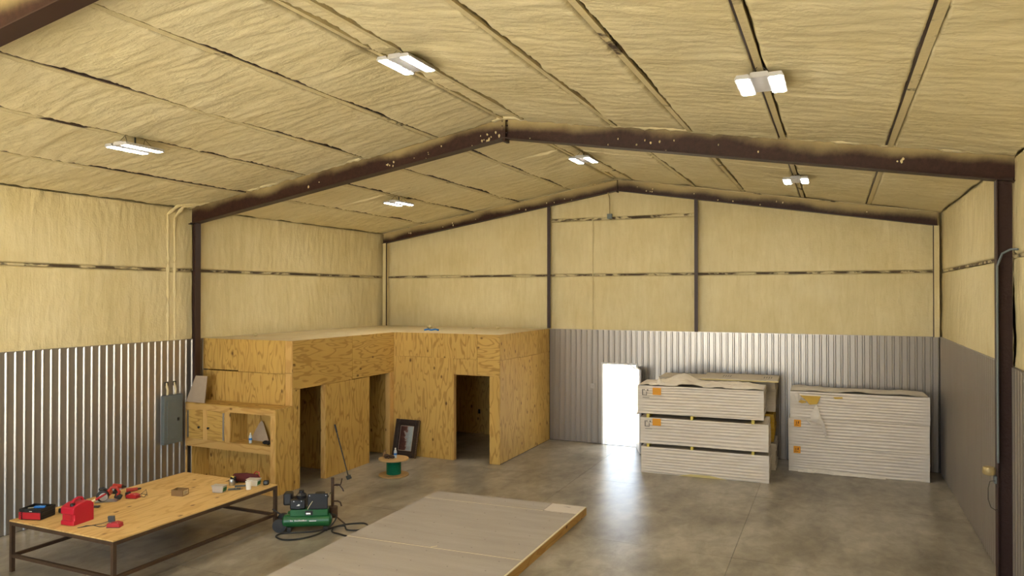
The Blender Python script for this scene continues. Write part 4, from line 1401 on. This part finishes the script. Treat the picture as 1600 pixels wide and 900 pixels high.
bundle('white wrapped drywall bundle at the bottom of the stack beside the door', s1(0, 0, 0), R1, 2.62, 1.12, .56, 11, 21, group=G1)
bundle('white wrapped drywall bundle in the middle of the stack beside the door', s1(-.02, 0, .63), R1, 2.63, 1.12, .56, 11, 35, labels=[(.27, .40, .18, .15, 'orange')], ink='print', group=G1)
bundle('white wrapped drywall bundle on top of the stack beside the door', s1(-.08, .02, 1.27), R1, 2.60, 1.12, .61, 12, 57, labels=[(.33, .42, .18, .15, 'orange')], ink='print', group=G1)
for z, where in ((.56, 'lower'), (1.19, 'upper')):
    for k, x in enumerate((.12, 1.05, 2.28)):
        h = .068 if z < 1 else .078
        o = tag(MB().box(0, .055, -.02, 1.05, .002, h).build('wood_spacer', 'cream'), 'yellow wood spacer in the %s gap of the drywall stack, %s' % (where, ('by the open door', 'at mid length', 'by its outer end')[k]), 'spacer', 'wood spacers in the drywall stack')
        o.data.materials[0] = M['yellow']
        o.location = s1(x, 0, z - .001)
        o.rotation_euler = (0, 0, R1)
# torn wrap on top of the front pile
nu, nv = 60, 30
uu, vv = np.meshgrid(np.linspace(0, 1, nu), np.linspace(0, 1, nv), indexing='ij')
zz = .012 + .10 * np.clip(fbm(uu * 7, vv * 3.5, 91, 4) + .12, 0, 1) * np.clip(uu * 8, 0, 1) * np.clip((1 - uu) * 8, 0, 1)
zz = zz + .14 * np.exp(-((uu - .33) / .10) ** 2 - ((vv - .75) / .3) ** 2) + .12 * np.exp(-((uu - .17) / .02) ** 2 - ((vv - .12) / .08) ** 2)
P = np.stack([uu * 2.58, vv * .97 - .02, zz], -1).reshape(-1, 3)
idx = np.arange(nu * nv).reshape(nu, nv)
qd = np.stack([idx[:-1, :-1], idx[1:, :-1], idx[1:, 1:], idx[:-1, 1:]], -1).reshape(-1, 4)
me = bpy.data.meshes.new('loose_wrapping')
me.from_pydata(P, [], qd.tolist())
me.materials.append(M['wrap'])
me.shade_smooth()
o = bpy.data.objects.new('plastic_sheet', me)
COL.objects.link(o)
tag(o, 'crumpled plastic wrap over the top of the stack beside the door', 'plastic wrap')
o.location = s1(-.07, .02, 1.882)
o.rotation_euler = (0, 0, R1)
# back pile
bundle('drywall bundle on the floor behind the stack beside the door', s1(.15, 1.2, 0), R1, 2.56, 1.0, .58, 11, 71, front=None, group=G3)
bundle('drywall bundle with golden yellow wrapped ends behind the stack beside the door', s1(.15, 1.2, .62), R1, 2.53, 1.0, .60, 8, 72, front=None, group=G3, sheet='yellow_wrap')
bundle('drywall bundle on top of the back pile, its white end showing', s1(.15, 1.2, 1.28), R1, 2.56, 1.0, .66, 12, 73, front=None, group=G3)
t = thing('board_sheet', 'yellow-edged boards lying on top of the drywall stacks beside the door', 'board', s1(1.15, 1.0, 1.945), R1)
MB().box(0, 1.62, 0, 1.12, 0, .02).build('sheet', 'yellow_gypsum', t)
MB().box(.0, 1.61, .01, 1.12, .0205, .04).build('sheet', 'gypsum_edge', t)
ms = MB()
for (x, y) in ((.42, .35), (1.30, .35)):
    for k in range(4):
        ms.box(x + k * .05, x + k * .05 + .018, y + .03 * (k % 2), y + .38, .0403, .0412)
ms.build('print', 'ink', t)
# second stack in the corner
X2, Y2 = -.93, 17.08
bundle('tan wrapped drywall bundle at the bottom of the corner stack', (X2 - .01, Y2, 0), .02, 2.70, .90, .57, 11, 81, labels=[(.10, .40, .14, .15, 'orange')], ink='sticker', group=G2)
bundle('tan wrapped drywall bundle in the middle of the corner stack', (X2 - .01, Y2, .575), .02, 2.70, .90, .58, 11, 83, labels=[(.11, .40, .14, .15, 'orange')], ink='sticker', group=G2)
bundle('tan wrapped drywall bundle with torn wrap on top of the corner stack', (X2 + .02, Y2, 1.16), .02, 2.68, .90, .58, 11, 85, group=G2)
# torn film, yellow face showing through
t = thing('torn_wrap', 'torn white wrap flap hanging from the corner drywall stack, yellow sheet behind', 'plastic wrap', (X2 + .02, Y2 - .05, 1.16))
MB().prism([(.20, .50), (.62, .50), (.55, .33), (.40, .31), (.30, .42)], -.004, .012).build('yellow_face', 'yellow_wrap', t)
MB().prism([(.16, .36), (.22, .40), (.32, .385), (.33, .345), (.24, .33)], -.004, .012).build('yellow_face', 'yellow_wrap', t)
MB().prism([(.86, .495), (1.04, .505), (1.05, .475), (.90, .46)], -.004, .012).build('yellow_face', 'yellow_wrap', t)
fl = [(.53, .32, -.01), (.46, .20, -.05), (.41, .10, -.045), (.42, .0, -.05), (.52, -.06, -.055), (.62, -.07, -.05), (.66, -.18, -.045), (.70, -.30, -.035), (.715, -.40, -.02), (.74, -.28, -.03), (.70, -.10, -.055), (.63, .05, -.06), (.58, .22, -.05)]
cen = (.58, .03, -.085)
b = MB()
vs = [(x, y, z) for (x, z, y) in fl] + [(cen[0], cen[2], cen[1])]
n = len(fl)
b.add(vs, [(i, (i + 1) % n, n) for i in range(n)])
o = b.build('film_flap', 'wrap', t)
md = o.modifiers.new('s', 'SOLIDIFY')
md.thickness = .003
b = MB()
vs = [(.22, -.03, .0), (.34, -.07, -.01), (.44, -.05, -.08), (.55, -.04, -.10), (.42, -.06, -.11), (.34, -.05, -.06)]
b.add(vs, [(0, 1, 5), (1, 2, 4, 5), (2, 3, 4)])
o = b.build('film_fold', 'wrap', t)
md = o.modifiers.new('s', 'SOLIDIFY')
md.thickness = .003
b = MB().add([(.08, -.02, .52), (.16, -.07, .56), (.23, -.03, .48), (.17, -.06, .36), (.12, -.05, .44)], [(0, 1, 4), (1, 2, 3, 4)])
o = b.build('film_fold', 'wrap', t)
md = o.modifiers.new('s', 'SOLIDIFY')
md.thickness = .003
# skirt of torn film along the foot of the corner stack
b = MB()
P = [(.18 + k * .10, rnd.uniform(-.11, -.04), rnd.uniform(.005, .012)) for k in range(18)]
Q = [(.18 + k * .10, -.028, .06 + rnd.uniform(-.02, .03)) for k in range(18)]
b.add(P + Q, [(k, k + 1, 18 + k + 1, 18 + k) for k in range(17)])
o = tag(b.build('film_skirt', 'wrap'), 'ragged strip of wrap along the foot of the corner drywall stack', 'plastic wrap')
o.location = (X2, Y2, 0)
md = o.modifiers.new('s', 'SOLIDIFY')
md.thickness = .003
# lumpy wrap over the corner stack's top
nu, nv = 60, 20
uu, vv = np.meshgrid(np.linspace(0, 1, nu), np.linspace(0, 1, nv), indexing='ij')
zz = .010 + .05 * np.clip(fbm(uu * 6, vv * 2.5, 191, 3) + .1, 0, 1) - .10 * np.clip((uu - .93) / .07, 0, 1) * np.clip(1 - vv * 1.2, 0, 1) * 0
P = np.stack([uu * 2.62, vv * .88 - .01, zz], -1).reshape(-1, 3)
idx = np.arange(nu * nv).reshape(nu, nv)
qd = np.stack([idx[:-1, :-1], idx[1:, :-1], idx[1:, 1:], idx[:-1, 1:]], -1).reshape(-1, 4)
me = bpy.data.meshes.new('top_wrap')
me.from_pydata(P, [], qd.tolist())
me.materials.append(M['wrap'])
me.shade_smooth()
o = bpy.data.objects.new('plastic_sheet', me)
COL.objects.link(o)
tag(o, 'lumpy wrap drawn over the top of the corner drywall stack', 'plastic wrap')
o.location = (X2 + .04, Y2, 1.742)
o.rotation_euler = (0, 0, .02)
# yellow sheet peeping out under the first stack's wrap
yb = MB().add([(.80, -.058, .006), (1.05, -.058, .055), (1.45, -.058, .06), (1.80, -.058, .006)], [(0, 1, 2, 3)])
o = tag(yb.build('yellow_board_edge', 'yellow_gypsum'), 'strip of yellow sheet showing at the foot of the stack beside the door', 'board')
o.location = s1(0, 0, 0)
o.rotation_euler = (0, 0, R1)
md = o.modifiers.new('s', 'SOLIDIFY')
md.thickness = .004
